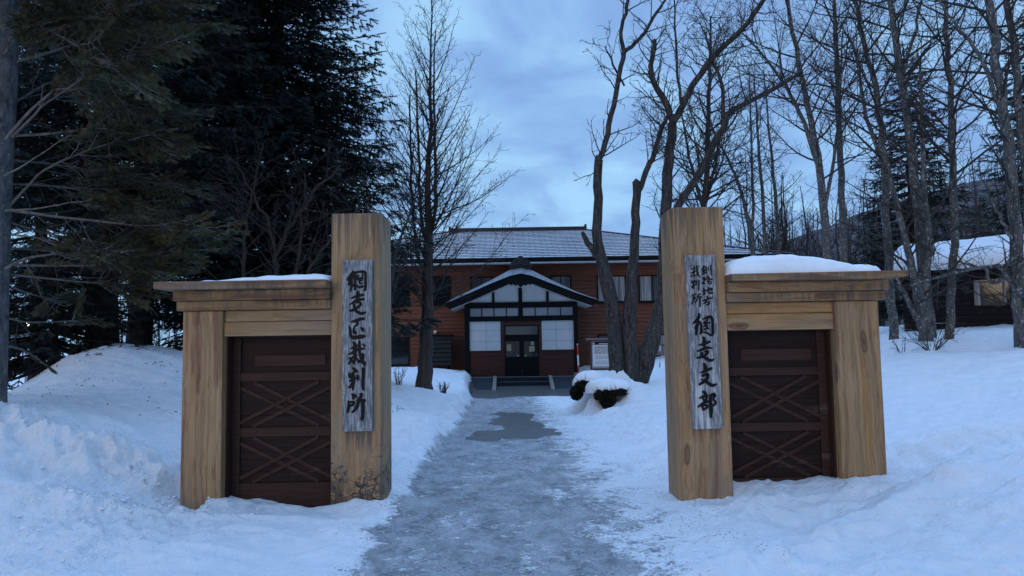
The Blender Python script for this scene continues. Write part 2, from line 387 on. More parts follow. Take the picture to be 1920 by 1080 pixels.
BANK += [(-1.4, 5.4, 0.02), (-1.5, 4.2, 0.0), (1.9, 4.3, 0.0), (0, 3, 0.0), (-3, 3, 0.0), (3, 3, 0.02), (0, -4, 0), (-6, -4, 0.1), (6, -4, 0.2), (8, 3, 0.7), (-8, 3, 0.5), (-9, 8, 0.9),
         (10, 9, 1.2), (16, 15, 2.2), (18, 22, 2.2), (12, 26, 1.7), (20, 32, 2.2), (8, 30, 0.9), (8, 42, 0.8), (16, 44, 2.0), (0, 44, 0.0),
         (-14, 12, 0.3), (-15, 18, 0.0), (-9, 21, 0.4), (-5, 20, 0.8), (-10, 28, 0.2), (-16, 34, -0.2), (-4, 27, 0.45), (-6, 36, 0.2), (-10, 44, 0.0), (-3, 15, 0.45)]
BANK = np.array(BANK)
def _tps_fit(P, lam=0.004):
    n = len(P); d = np.linalg.norm(P[:, None, :2] - P[None, :, :2], axis=2)
    K = np.where(d > 0, d * d * np.log(d + 1e-9), 0) + lam * np.eye(n)
    A = np.zeros((n + 3, n + 3)); A[:n, :n] = K; A[:n, n] = 1; A[:n, n + 1:] = P[:, :2]; A[n, :n] = 1; A[n + 1:, :n] = P[:, :2].T
    return np.linalg.solve(A, np.concatenate([P[:, 2], np.zeros(3)]))
_W = _tps_fit(BANK)
def _tps(x, y):
    out = np.zeros_like(x) + _W[-3] + _W[-2] * x + _W[-1] * y
    for (px, py, _), w in zip(BANK, _W[:-3]):
        d2 = (x - px) ** 2 + (y - py) ** 2 + 1e-9
        out += w * 0.5 * d2 * np.log(d2)
    return out
def _seg_dist(x, y, pts):
    best = np.full_like(x, 1e9)
    for (ax, ay), (bx, by) in zip(pts[:-1], pts[1:]):
        dx, dy = bx - ax, by - ay
        t = np.clip(((x - ax) * dx + (y - ay) * dy) / (dx * dx + dy * dy), 0, 1)
        best = np.minimum(best, np.hypot(x - ax - t * dx, y - ay - t * dy))
    return best
def path_edges(y):
    xl = np.interp(y, [-5, 4.9, 7, 14.8, 25, 33, 36], [-1.0, -1.06, -1.18, -1.22, -1.5, -1.9, -2.0])
    xr = np.interp(y, [-5, 4.9, 7, 12, 16, 21, 28, 33, 36], [1.6, 1.7, 1.68, 1.75, 1.85, 1.75, 2.3, 3.0, 3.0])
    return xl, xr
def path_z(y): return np.interp(y, [-5, 7, 12, 20, 27, 31.5, 33.8, 60], [0, 0, -0.12, -0.42, -0.68, -0.74, -0.57, -0.57])
_xy = lambda px, py, Y: tuple(U(px, py, Y))[:2]
RIDGE = [_xy(-80, 790, 8.2), _xy(60, 805, 7.9), _xy(200, 840, 7.8), _xy(335, 900, 7.5)]
CREST = [_xy(-80, 790, 8.3), _xy(100, 815, 7.9), _xy(210, 845, 7.8), _xy(335, 905, 7.6)]
TRACK = [_xy(1690, 870, 8.2), _xy(1760, 855, 8.4), _xy(1830, 835, 8.7), _xy(1925, 825, 8.6)]
SHRUB_BUMPS = [(*_xy(1116, 730, 20.3), .62, .62), (*_xy(1172, 738, 19.7), .66, .56), (*_xy(1110, 745, 18.8), .24, .34), (*_xy(1188, 750, 18.6), .42, .38), (*_xy(1130, 775, 17.2), .35, .14), (*_xy(1210, 770, 17.0), .5, .12)]
def terrain(x, y, detail=True):
    """returns height, path mask, ice mask, puddle mask, dirt mask"""
    x = np.asarray(x, float); y = np.asarray(y, float)
    b = np.clip(_tps(np.clip(x, -18, 22), np.clip(y, -5, 46)), -1.2, 3.0)
    far = np.where(x > 0, 1.6, -0.3)
    far = np.where(np.abs(x) < 6, -0.3 + (x + 6) / 12 * 1.9, far)
    k = np.maximum(sstep(40, 60, y), sstep(15, 26, np.abs(x)))
    b = b * (1 - k) + far * k
    xl, xr = path_edges(y)
    w1 = 0.12 * fbm(x * 0.6 + 3.3, y * 1.3, 5, 3) + 0.05 * fbm(x * 3.5, y * 3.0, 6, 3)
    w2 = 0.25 * fbm(x * 0.8 + 8.3, y * 1.1, 7, 4)
    dl = x - (xl + w1); dr = (xr + w2) - x
    ml = sstep(-0.34, 0.12, dl); mr = sstep(-0.75, 0.25, dr)
    pm = ml * mr * (1 - sstep(34.5, 35.5, y)) * sstep(-4, -2, y)
    h = b * (1 - pm) + path_z(y) * pm
    dirt = np.zeros_like(x)
    if detail:
        open_ = 1 - pm
        near = 1 - sstep(18, 30, y)
        h += open_ * (0.07 * fbm(x * 0.7, y * 0.7, 11) + 0.018 * fbm(x * 2.3, y * 2.3, 12, 4)) * (0.35 + 0.65 * near)
        # ploughed ridge: lumps and a cut face
        d = _seg_dist(x, y, CREST)
        lump = np.exp(-(d / 0.55) ** 2)
        rid = 1 - np.abs(fbm(x * 2.6, y * 2.6, 21, 4, 0.55))
        h += lump * (0.40 * (rid - 0.72) + 0.12 * fbm(x * 6, y * 6, 22, 4, .6))
        front = (y < np.interp(x, [p[0] for p in CREST], [p[1] for p in CREST])) & (x < -3.0)
        h += np.where(front, 1, 0) * np.exp(-((d - 0.55) / 0.3) ** 2) * (-0.20) * (0.3 + vnoise(x * 1.7, y * 1.7, 31))
        # trampled and ploughed left foreground
        tr = sstep(-1.9, -3.4, x) * (1 - sstep(6.6, 7.4, y))
        h += tr * (0.09 * fbm(x * 3.2, y * 3.2, 41, 5, 0.68) + 0.045 * np.maximum(0, fbm(x * 9, y * 9, 42, 2)))
        # left bank of the path, broken edge
        el = np.exp(-((dl + 0.22) / 0.28) ** 2) * sstep(4, 7, y)
        h += el * (0.11 * fbm(x * 2.4, y * 1.5, 51, 4, 0.55) + 0.05)
        # right verge
        er = np.exp(-((dr + 0.6) / 0.6) ** 2)
        h += er * 0.10 * fbm(x * 2.8, y * 2.3, 61, 4, 0.55)
        # footprints and a dug track beside the right gate
        d2 = _seg_dist(x, y, TRACK)
        h += np.exp(-(d2 / 0.42) ** 2) * (-0.30 + 0.26 * fbm(x * 2.6, y * 2.6, 71, 4, .6)) + np.exp(-((d2 - 0.55) / 0.25) ** 2) * 0.10 * (1 + fbm(x * 4, y * 4, 72))
        # old ploughed ridge across the right foreground
        d3 = _seg_dist(x, y, [_xy(1330, 1075, 4.9), _xy(1560, 1000, 5.9), _xy(1740, 940, 6.4), _xy(1925, 885, 6.7)])
        h += np.exp(-(d3 / 0.22) ** 2) * 0.12 * (0.8 + fbm(x * 2, y * 2, 75, 3)) + np.exp(-((d3 - 0.5) / 0.3) ** 2) * 0.03 * fbm(x * 5, y * 5, 76, 3)
        d4 = _seg_dist(x, y, [(1.8, 6.75), (2.8, 6.7), (3.9, 6.85)])
        h += np.exp(-(d4 / 0.25) ** 2) * (0.05 * fbm(x * 4, y * 4, 77, 4) + 0.03)
        flow = 1 - np.abs(fbm(x * 0.55 + 3, y * 1.9, 121, 4, 0.5)) * 2
        h += open_ * near * 0.045 * (np.clip(flow, 0, 1) ** 2 - 0.4) * sstep(-1.5, 2.0, np.abs(x) - .5)
        h += open_ * near * 0.05 * fbm(x * 1.6, y * 2.6, 131, 4, 0.55)
        fine = (1 - sstep(12, 20, y)) * open_
        h += fine * (0.012 * fbm(x * 7, y * 7, 101, 3, .6) + 0.010 * fbm(x * 14, y * 14, 104, 2))
        rough = np.clip(lump + tr + el * .8 + er * .5, 0, 1) * (1 - sstep(14, 22, y))
        h += rough * (0.055 * np.maximum(0, fbm(x * 5, y * 5, 111, 3, .6)) + 0.03 * np.maximum(0, fbm(x * 11, y * 11, 114, 2)))
        h += pm * (0.012 * fbm(x * 5, y * 6, 81, 5, .6) + 0.008 * np.maximum(0, fbm(x * 9, y * 12, 82, 3)))
        for (hx, hy, hs, hh) in SHRUB_BUMPS: h += hh * np.exp(-((x - hx) ** 2 + (y - hy) ** 2) / hs ** 2) * (1 + .5 * fbm(x * 3, y * 3, 83, 4, .6))
        far_h = sstep(20, 30, y) * open_
        h += far_h * 0.08 * fbm(x * 1.3, y * 1.3, 85, 4)
    ice = pm * np.clip(0.95 - 0.42 * sstep(0.1, 1.75, x) - 0.1 * sstep(22, 12, y) * 0, 0, 1)
    e1 = np.hypot((x + 0.08) / 0.55, (y - 18.0) / 2.7); e2 = np.hypot((x - 0.02) / 0.92, (y - 13.8) / 1.25)
    nz = 0.75 * fbm(x * 1.7, y * 0.8, 91, 5, 0.6)
    e3 = np.hypot((x - 0.12) / 0.42, (y - 15.6) / 1.5)
    pud = np.maximum(1 - sstep(0.85, 1.05, np.minimum(e1, e3) + nz), 1 - sstep(0.85, 1.05, e2 + nz))
    pud = np.maximum(pud, sstep(28.3, 30.8, y + 2.0 * fbm(x * 1.2, y * 0.7, 92)) * pm)
    dirt = np.exp(-(_seg_dist(x, y, CREST) / 0.6) ** 2) * 0.7 + sstep(-3.2, -4, x) * sstep(8.5, 10, y) * (1 - sstep(16, 20, y))
    return h, pm, ice, pud, dirt

def gz(x, y): return float(terrain(np.array([x]), np.array([y]))[0][0])

def ground_mat():
    t = NT('snow_and_ice', 0.6, 0.3)
    at = t.n('ShaderNodeAttribute', attribute_name='gmask'); s = t.n('ShaderNodeSeparateColor'); t.l(at.outputs['Color'], s.inputs[0])
    ice, pud, dirt = s.outputs[0], s.outputs[1], s.outputs[2]
    n1 = t.noise(t.map((2.4, 1.5, 2)), 1, 8, 0.68, 0.6)
    n2 = t.noise(t.map((11, 13, 8), (3, 1, 0)), 1, 7, 0.75, 1.0)
    n3 = t.noise(t.map((46, 60, 40), (3, 1, 0)), 1, 4, 0.7)
    nn = t.math('ADD', t.math('ADD', t.math('MULTIPLY', n1, 0.36), t.math('MULTIPLY', n2, 0.40)), t.math('MULTIPLY', n3, 0.24))
    thr = t.math('ADD', t.math('SUBTRACT', nn, 0.5), t.math('MULTIPLY', t.math('SUBTRACT', 0.90, ice), 0.33))
    snowy = t.ramp(thr, [(0.0, 0.0), (0.055, 1.0)])
    bare = t.math('SUBTRACT', 1.0, snowy)
    icec = t.ramp(t.noise(t.map((3.2, 2.0, 2), (9, 4, 0)), 1, 7, 0.7), [(0.38, (0.19, 0.20, 0.21)), (0.5, (0.33, 0.34, 0.355)), (0.62, (0.52, 0.53, 0.545))])
    icec = t.mix(t.ramp(n2, [(0.47, 0.0), (0.60, 0.7)]), icec, (0.58, 0.59, 0.61))
    sn = t.ramp(t.noise(t.map((5, 5, 5)), 1, 7, 0.6), [(0.3, (0.80, 0.815, 0.83)), (0.7, (0.90, 0.905, 0.915))])
    dn = t.noise(t.map((4, 4, 4), (5, 5, 5)), 1, 7, 0.75)
    sn = t.mix(t.math('MULTIPLY', t.ramp(dn, [(0.52, 0.0), (0.68, 0.30)]), dirt), sn, (0.36, 0.33, 0.29))
    c = t.mix(bare, sn, icec)
    # grit spread on the ice, in patches
    gv = t.vor(t.map((27, 27, 27)), 1.0, 'F1'); gp = t.noise(t.map((1.5, 1.5, 1.5), (7, 2, 0)), 1, 4, 0.6)
    grit = t.math('MULTIPLY', t.ramp(gv, [(0.16, 1.0), (0.26, 0.0)]), t.ramp(gp, [(0.46, 0.0), (0.56, 1.0)]))
    inpath = t.ramp(ice, [(0.10, 0.0), (0.35, 1.0)])
    c = t.mix(t.math('MULTIPLY', t.math('MULTIPLY', grit, inpath), 0.85), c, (0.07, 0.07, 0.055))
    # needles and crumbs fallen on the mound
    lv = t.vor(t.map((11, 11, 11)), 1.0, 'F1'); lr = t.vor(t.map((11, 11, 11)), 1.0, 'F1', 'Color')
    lit = t.math('MULTIPLY', t.ramp(lv, [(0.07, 1.0), (0.12, 0.0)]), t.ramp(lr, [(0.55, 0.0), (0.6, 1.0)]))
    c = t.mix(t.math('MULTIPLY', t.math('MULTIPLY', lit, dirt), 0.7), c, (0.09, 0.075, 0.06))
    pe = t.math('ADD', pud, t.math('MULTIPLY', t.math('SUBTRACT', n2, 0.5), 0.9))
    wet = t.math('MULTIPLY', t.ramp(pe, [(0.45, 0.0), (0.58, 1.0)]), t.ramp(pud, [(0.02, 0.0), (0.2, 1.0)]))
    wc = t.ramp(n3, [(0.3, (0.10, 0.098, 0.095)), (0.7, (0.17, 0.165, 0.16))])
    c = t.mix(wet, c, wc)
    t.col(c)
    rg = t.mix(bare, (0.7, 0.7, 0.7), (0.36, 0.36, 0.36)); rg = t.mix(wet, rg, (0.30, 0.30, 0.30))
    t.rough(rg)
    hgt = t.math('ADD', t.math('MULTIPLY', t.noise(t.map((22, 22, 22)), 1, 7, 0.68), 1.0), t.math('MULTIPLY', t.noise(t.map((4, 4, 4)), 1, 4, 0.6), 1.4))
    hgt = t.math('ADD', hgt, t.math('MULTIPLY', snowy, 0.35))
    t.bump(t.math('MULTIPLY', hgt, t.math('SUBTRACT', 1.0, t.math('MULTIPLY', wet, 0.95))), 0.8, 0.045)
    return t.m

def make_ground():
    ys = list(np.arange(-6, 3.2, 0.25)); y = 3.2
    while y < 700: ys.append(y); y *= 1.0047 if y < 40 else 1.05
    ys = np.array(ys)
    s = np.linspace(-1, 1, 901); s = np.sign(s) * (0.72 * np.abs(s) + 0.28 * np.abs(s) ** 3)
    W = np.where(ys < 60, 4.5 + 1.05 * np.maximum(ys, 0), 67.5 + (ys - 60) * 1.6)
    X = s[None, :] * W[:, None]; Y = np.repeat(ys[:, None], len(s), 1)
    h, pm, ice, pud, dirt = terrain(X.ravel(), Y.ravel())
    V = np.stack([X.ravel(), Y.ravel(), h], 1)
    n, m = X.shape
    i = np.arange(n - 1)[:, None] * m; j = np.arange(m - 1)[None, :]
    Q = np.stack([i + j, i + j + 1, i + j + m + 1, i + j + m], -1).reshape(-1, 4)
    # smooth normals of the whole sheet, kept on both halves so that no seam shows
    G = V.reshape(n, m, 3); du = np.gradient(G, axis=1); dv = np.gradient(G, axis=0)
    N = np.cross(du, dv).reshape(-1, 3); N /= np.linalg.norm(N, axis=1, keepdims=True)
    isp = (pm[Q].mean(1) > 0.5)
    mat = ground_mat()
    for name, sel in (('ground', ~isp), ('path', isp)):
        q = Q[sel]; ids, inv = np.unique(q.ravel(), return_inverse=True)
        me = fast_mesh(name, V[ids], inv.reshape(-1, 4))
        ca = me.color_attributes.new('gmask', 'FLOAT_COLOR', 'POINT')
        ca.data.foreach_set('color', np.stack([ice[ids], pud[ids], dirt[ids], np.ones(len(ids))], 1).astype(np.float32).ravel())
        me.normals_split_custom_set_from_vertices(N[ids].tolist())
        o = link(name, me, mat); o['kind'] = 'structure'
make_ground()

# ---------------------------------------------------------------- gates
GY = 7.08                                     # front of the gate pillars
def snow_slab(x0, x1, y0, y1, z0, hf, nx=60, ny=16, seed=1, edge=0.08):
    xs = np.linspace(x0, x1, nx); ys = np.linspace(y0, y1, ny)
    X, Y = np.meshgrid(xs, ys, indexing='ij')
    u = (X - x0) / (x1 - x0); v = (Y - y0) / (y1 - y0)
    ed = np.minimum(np.minimum(u * (x1 - x0), (1 - u) * (x1 - x0)), np.minimum(v * (y1 - y0), (1 - v) * (y1 - y0)))
    rise = np.sqrt(np.clip(1 - (1 - np.clip(ed / edge, 0, 1)) ** 2, 0, 1))
    H = hf(u, v) * rise * (1 + 0.18 * fbm(X * 3, Y * 3, seed, 3)) + 0.012 * fbm(X * 9, Y * 9, seed + 3, 3) * rise
    wob = 0.03 * fbm(X * 4, Y * 4, seed + 9, 3)
    T = np.stack([X + wob * (np.abs(u - .5) > .45), Y + wob * ((v < 0.05) | (v > 0.95)), z0 + np.maximum(H, 0.0)], -1).reshape(-1, 3)
    B = T.copy(); B[:, 2] = z0 - 0.002
    q = []
    g = lambda i, j: i * ny + j
    for i in range(nx - 1):
        for j in range(ny - 1): q.append((g(i, j), g(i + 1, j), g(i + 1, j + 1), g(i, j + 1)))
    nb = nx * ny
    q2 = [tuple(nb + k for k in f[::-1]) for f in q]
    rim = [g(i, 0) for i in range(nx)] + [g(nx - 1, j) for j in range(1, ny)] + [g(i, ny - 1) for i in range(nx - 2, -1, -1)] + [g(0, j) for j in range(ny - 2, 0, -1)]
    q3 = [(rim[k], nb + rim[k], nb + rim[(k + 1) % len(rim)], rim[(k + 1) % len(rim)]) for k in range(len(rim))]
    return MB().add(np.concatenate([T, B]), q + q2 + q3)

def gate_door(root, x0, x1, z0, z1, yf, zr):
    """panelled brown door: yf is the front of the frame; zr = heights of the rails"""
    D = MB(); w = x1 - x0; st = 0.075 * w / 1.0
    fr = MB().box(x0, x0 + st, yf, yf + 0.06, z0, z1).box(x1 - st, x1, yf, yf + 0.06, z0, z1).box(x0 + st, x1 - st, yf + 0.006, yf + 0.06, zr['top'], z1)
    fr.box(x0 + st, x1 - st, yf + 0.004, yf + 0.06, z0, zr['b1'])
    door = D.box(x0 + st, x1 - st, yf + 0.028, yf + 0.058, zr['b1'], zr['top']).build('door', M['door_panel'], root)
    fr.build('door_frame', M['door'], door, bevel=0.004)
    for a, b in ((zr['r1b'], zr['r1t']), (zr['r2b'], zr['r2t'])): MB().box(x0 + st + .001, x1 - st - .001, yf + 0.002, yf + 0.05, a, b).build('rail', M['door'], door, bevel=0.004)
    ix0, ix1 = x0 + w * 0.2, x1 - w * 0.12
    MB().box(ix0, ix1, yf + 0.014, yf + 0.05, zr['ib'], zr['it']).build('raised_panel', M['door'], door, bevel=0.008)
    pl = MB()                                    # plank joints as thin proud planks
    for a, b in ((zr['b1'], zr['r2b']), (zr['r2t'], zr['r1b'])):
        nb = 4
        for k in range(nb):
            pl.box(x0 + st + .002, x1 - st - .002, yf + 0.022 + 0.002 * (k % 2), yf + 0.04, a + (b - a) * k / nb + 0.004, a + (b - a) * (k + 1) / nb - 0.002)
    pl.build('plank', M['door_panel'], door, bevel=0.003)
    bt = MB()
    xa, xb = x0 + st, x1 - st
    for a, b in ((zr['b1'], zr['r2b']), (zr['r2t'], zr['r1b'])):
        hh = b - a; xm = lambda t: xa + (xb - xa) * t
        bt.bar((xm(0.0), yf + 0.02, a + 0.10 * hh), (xm(0.87), yf + 0.02, b - 0.02 * hh), 0.035, 0.014)
        bt.bar((xm(0.14), yf + 0.0201, a + 0.02 * hh), (xm(1.0), yf + 0.0201, b - 0.14 * hh), 0.035, 0.014)
        bt.bar((xm(0.0), yf + 0.022, b - 0.14 * hh), (xm(0.87), yf + 0.022, a + 0.02 * hh), 0.035, 0.010)
        bt.bar((xm(0.14), yf + 0.0221, b - 0.02 * hh), (xm(1.0), yf + 0.0221, a + 0.12 * hh), 0.035, 0.010)
    bt.build('cross_batten', M['door'], door)

def gate(side):
    L = side == 'left'
    if L:
        pl, pr = U(620.5, 700, GY).x, U(713, 700, GY).x
        ptop = U(668, 400, GY).z
        sl, sr = U(339, 760, GY).x, U(415, 760, GY).x
        zc = [U(470, p, GY).z for p in (529, 544, 563, 581, 603, 630)]      # cap top, cap bottom, band joint, band bottom, lintel joint, door top
        c_out, b1_out, b2_out = U(287, 534, GY - .2).x, U(322, 550, GY - .1).x, U(328, 570, GY - .05).x
        dz = dict(top=U(520, 632, GY).z, r1t=U(520, 700, GY).z, r1b=U(520, 717, GY).z, r2t=U(520, 806, GY).z, r2b=U(520, 824, GY).z, b1=U(520, 914, GY).z, it=U(520, 666, GY).z, ib=U(520, 688, GY).z)
        mv, mh, md = M['wv1'], M['wh1'], M['wd1']
        base = -0.12
    else:
        pl, pr = U(1272, 700, GY).x, U(1367, 700, GY).x
        ptop = U(1311, 388, GY).z
        sl, sr = U(1573, 740, GY).x, U(1657, 740, GY).x
        zc = [U(1480, p, GY).z for p in (515, 528, 547, 565, 587, 618)]
        c_out, b1_out, b2_out = U(1704, 518, GY - .2).x, U(1669, 535, GY - .1).x, U(1664, 555, GY - .05).x
        dz = dict(top=U(1470, 620, GY).z, r1t=U(1470, 690, GY).z, r1b=U(1470, 706, GY).z, r2t=U(1470, 797, GY).z, r2b=U(1470, 814, GY).z, b1=U(1470, 904, GY).z, it=U(1470, 654, GY).z, ib=U(1470, 677, GY).z)
        mv, mh, md = M['wv2'], M['wh2'], M['wd2']
        base = -0.12
    D = 0.52
    root = empty('timber_gate', ((pl + sr) / 2 if not L else (sl + pr) / 2, GY, 0),
                 'tan timber gate wing with reddish streaks and cracked pillar foot, left of the icy path' if L else 'tan timber gate wing carrying a thick snow cushion, right of the icy path', 'gate', 'timber gate wings beside the path')
    fp = [(pl, GY), (pr, GY), (pr + .022, GY + .09), (pr + .022, GY + D), (pl, GY + D)] if L else [(pl - .022, GY + .09), (pl, GY), (pr, GY), (pr, GY + D), (pl - .022, GY + D)]
    MB().prism([(x, y, base) for x, y in fp], (0, 0, ptop - base)).build('main_pillar', M['wp1'] if L else M['wp2'], root, bevel=0.010)
    lv = U(668, 402, GY).z
    MB().box(sl, sr, GY + 0.01, GY + 0.46, base, zc[3] - 0.004).build('side_pillar', mv, root, bevel=0.012)
    ia, ib = (sr, pl) if L else (pr, sl)
    lo, hi = (min, max)
    MB().box(ia + .002, ib - .002, GY + 0.05, GY + 0.40, zc[4] + .002, zc[3] - 0.004).box(ia + .002, ib - .002, GY + 0.035, GY + 0.40, zc[5], zc[4] - 0.002).build('lintel', mh, root, bevel=0.006)
    def span(out): return (out, pl - .002) if L else (pr + .002, out)
    a, b = span(b2_out); MB().box(a, b, GY - 0.02, GY + 0.48, zc[3], zc[2] - 0.003).build('cornice_band', md, root, bevel=0.006)
    a, b = span(b1_out); MB().box(a, b, GY - 0.08, GY + 0.54, zc[2], zc[1] - 0.002).build('cornice_band', md, root, bevel=0.006)
    a, b = span(c_out)
    t = 0.16 if L else -0.16                      # cap board with an under-cut end
    if L: poly = [(a, zc[0]), (a, zc[1] + 0.012), (a + 0.19, zc[1]), (b, zc[1]), (b, zc[0])]
    else: poly = [(a, zc[0]), (a, zc[1]), (b - 0.19, zc[1]), (b, zc[1] + 0.020), (b, zc[0] + 0.01)]
    MB().prism([(x, GY - 0.20, z) for x, z in poly], (0, 0.86, 0)).build('cap_board', md, root, bevel=0.006)
    yd = GY + 0.22
    gate_door(root, ia - 0.02 if not L else ia + 0.02, ib + (0.02 if L else -0.02), base, zc[5] + 0.02, yd, dz)
    # brown jambs
    jx = (ia + .0005, ia + 0.02) if L else (ib - 0.02, ib - .0005)
    MB().box(jx[0], jx[1], yd - 0.10, yd + 0.05, base, zc[5] - .002).build('door_jamb', M['door'], root)
    z = zc[0] + 0.002
    if L:
        x0, x1 = U(384, 525, GY).x, pl - 0.004
        mb = snow_slab(x0, x1, GY - 0.14, GY + 0.60, z, lambda u, v: 0.014 + 0.05 * sstep(0, .5, u) * np.clip(np.sin(v * 3.1), 0, 1) + 0.02 * u, seed=3, edge=0.12)
        o = mb.build('gate_snow', M['snow'], None, True, org=((x0 + x1) / 2, GY, z)); tag(o, 'thin crust of snow on top of the left timber gate', 'snow')
    else:
        x0, x1 = pr + 0.004, U(1640, 505, GY).x
        mb = snow_slab(x0, x1, GY - 0.17, GY + 0.60, z, lambda u, v: 0.22 * (0.45 + 0.55 * np.sin(np.clip(u * 1.15 + .05, 0, 1) * 3.14) ** 0.7) * (0.72 + 0.28 * np.sin(np.clip(v, 0, 1) * 3.14)), seed=8, edge=0.13)
        o = mb.build('gate_snow', M['snow'], None, True, org=((x0 + x1) / 2, GY, z)); tag(o, 'thick rounded cushion of snow on top of the right timber gate', 'snow')
gate('left'); gate('right')

# ---------------------------------------------------------------- name boards with brush writing
def brush(mb, strokes, to3, yk):
    for st in strokes:
        P = np.array(st, float)
        if len(P) > 2:                           # round the corners once
            q = [P[0]]
            for a, b in zip(P[:-1], P[1:]): q += [a * .75 + b * .25, a * .25 + b * .75]
            P = np.array(q + [P[-1]])
        d = np.gradient(P[:, :2], axis=0); d /= np.linalg.norm(d, axis=1, keepdims=True) + 1e-9
        nx = np.stack([-d[:, 1], d[:, 0]], 1); w = P[:, 2:3] / 2 * 1.42
        Lf, Rt = P[:, :2] + nx * w, P[:, :2] - nx * w
        cap0 = P[0, :2] - d[0] * w[0] * 0.7; cap1 = P[-1, :2] + d[-1] * w[-1] * 0.7
        out = [cap0] + list(Lf) + [cap1] + list(Rt[::-1])
        n = len(Lf)
        yk[0] += 0.00012
        v = [to3(p[0], p[1], yk[0]) for p in out]
        f = [(0, 1, 2 * n + 1)] + [(1 + i, 2 + i, 2 * n - i, 2 * n + 1 - i) for i in range(n - 1)] + [(n, n + 1, n + 2)]
        mb.add(v, f)

def name_board(px0, px1, py0, py1, tilt, chars, label, mat):
    Yb = GY - 0.045
    pm_ = ((px0 + px1) / 2, (py0 + py1) / 2)
    x0, x1 = U(px0, pm_[1], Yb).x, U(px1, pm_[1], Yb).x
    z0, z1 = U(pm_[0], py1, Yb).z, U(pm_[0], py0, Yb).z
    cx, cz = (x0 + x1) / 2, (z0 + z1) / 2
    # local frame: origin at the board centre, leaning by tilt
    ct, sn_ = math.cos(tilt), math.sin(tilt)
    def rot(x, z): return (cx + x * ct - z * sn_, cz + x * sn_ + z * ct)
    root = empty('name_board', (cx, GY, cz), label, 'sign', 'name boards on the gate pillars')
    hw, hh = (x1 - x0) / 2, (z1 - z0) / 2
    pts = [(-hw, -hh), (hw, -hh), (hw, hh), (-hw, hh)]
    MB().prism([(rot(x, z)[0], Yb, rot(x, z)[1]) for x, z in pts][::-1], (0, 0.042, 0)).build('board', mat, root, bevel=0.004)
    sc = (x1 - x0) / (px1 - px0)
    yk = [0.0015]
    for (ox, oy, s, strokes) in chars:
        mb = MB()
        # strokes are read in the frame of the board (its edges drawn by the slanted pixel lines)
        def to3(x, y, k, ox=ox, oy=oy, s=s):
            px, py = ox + x / s, oy + y / s
            p = U(px, py, Yb)
            return (p.x, Yb - k, p.z)
        brush(mb, strokes, to3, yk)
        mb.build('painted_character', M['ink'], root)

A, B, Cc = (640, 500, 10.8), (640, 595, 10.8), (640, 690, 10.8)
D4, D5, D6 = (1285, 490, 10.8), (1290, 580, 10.8), (1295, 670, 9.0)
left_chars = [
 (*A, [[(240,90,28),(215,150,50),(140,250,50),(130,280,34)], [(215,150,40),(240,215,40),(165,300,36),(152,375,34)], [(205,280,48),(208,380,40),(185,505,26)], [(225,330,20),(240,395,26)],
       [(282,150,42),(278,330,42),(282,470,42)], [(250,128,36),(350,105,34),(450,98,44),(490,128,38)], [(488,120,38),(492,300,38),(488,470,42),(458,485,30)],
       [(345,170,28),(322,225,34)], [(432,140,26),(428,205,30)], [(285,252,34),(440,232,34)], [(352,288,26),(430,275,20)], [(372,290,24),(376,345,30),(432,335,20)], [(312,362,22),(330,420,30),(440,398,40)]]),
 (*A, [[(325,500,42),(342,560,58),(330,650,50)], [(200,640,22),(300,600,44),(452,568,42)], [(300,685,40),(460,652,40)], [(330,660,40),(250,722,42),(165,772,12)], [(262,760,40),(258,810,44),(310,865,44)],
       [(300,730,26),(390,722,32),(402,762,40),(330,828,42),(240,880,46),(170,896,30)], [(270,868,40),(340,930,50),(430,955,46),(502,912,22)]]),
 (*B, [[(195,92,22),(300,70,50),(400,30,48),(468,26,36)], [(310,90,46),(345,150,30),(275,172,26),(246,222,24),(258,300,50),(290,318,60)], [(398,205,26),(430,240,54),(445,280,36)],
       [(155,162,16),(180,230,42),(185,350,42),(218,408,58),(300,408,58),(420,388,64),(480,385,36)]]),
 (*B, [[(240,500,28),(280,540,56),(270,650,56),(268,750,56)], [(185,635,18),(270,600,36),(355,560,32)], [(310,650,36),(470,630,34)], [(145,750,18),(230,720,46),(310,670,36)],
       [(365,480,36),(375,560,42),(365,680,42),(385,790,42),(430,890,56),(485,995,20)], [(430,730,32),(450,780,46),(420,860,56),(360,905,32)], [(490,890,12),(480,950,34)], [(430,542,28),(478,580,34)],
       [(160,835,28),(230,818,36),(310,760,40)], [(210,850,36),(155,945,34)], [(222,875,28),(265,935,38)], [(280,790,36),(270,870,30),(268,950,20)], [(295,815,28),(370,908,44)]]),
 (*Cc, [[(228,-5,28),(280,40,54),(338,82,28)], [(155,95,22),(160,150,36)], [(160,180,50),(250,95,36),(285,60,40)], [(222,110,44),(235,200,80),(240,300,56),(235,445,24)], [(165,268,28),(265,212,42),(300,192,34)],
        [(318,140,30),(345,190,42),(335,240,36)], [(150,398,30),(200,365,46),(230,310,46)], [(448,0,52),(450,60,52),(443,200,48),(440,340,52),(445,445,36)]]),
 (*Cc, [[(205,530,26),(270,550,50),(312,592,24)], [(255,560,52),(240,622,42)], [(148,660,26),(155,730,46),(150,820,50),(125,902,30)], [(160,692,34),(250,680,36),(266,722,40),(190,766,34)],
        [(410,520,54),(400,590,46),(330,650,46),(345,720,50),(300,820,48),(215,905,26)], [(350,672,44),(430,648,42),(482,662,54)], [(440,680,48),(440,850,52),(440,980,50),(418,1045,50)]])]
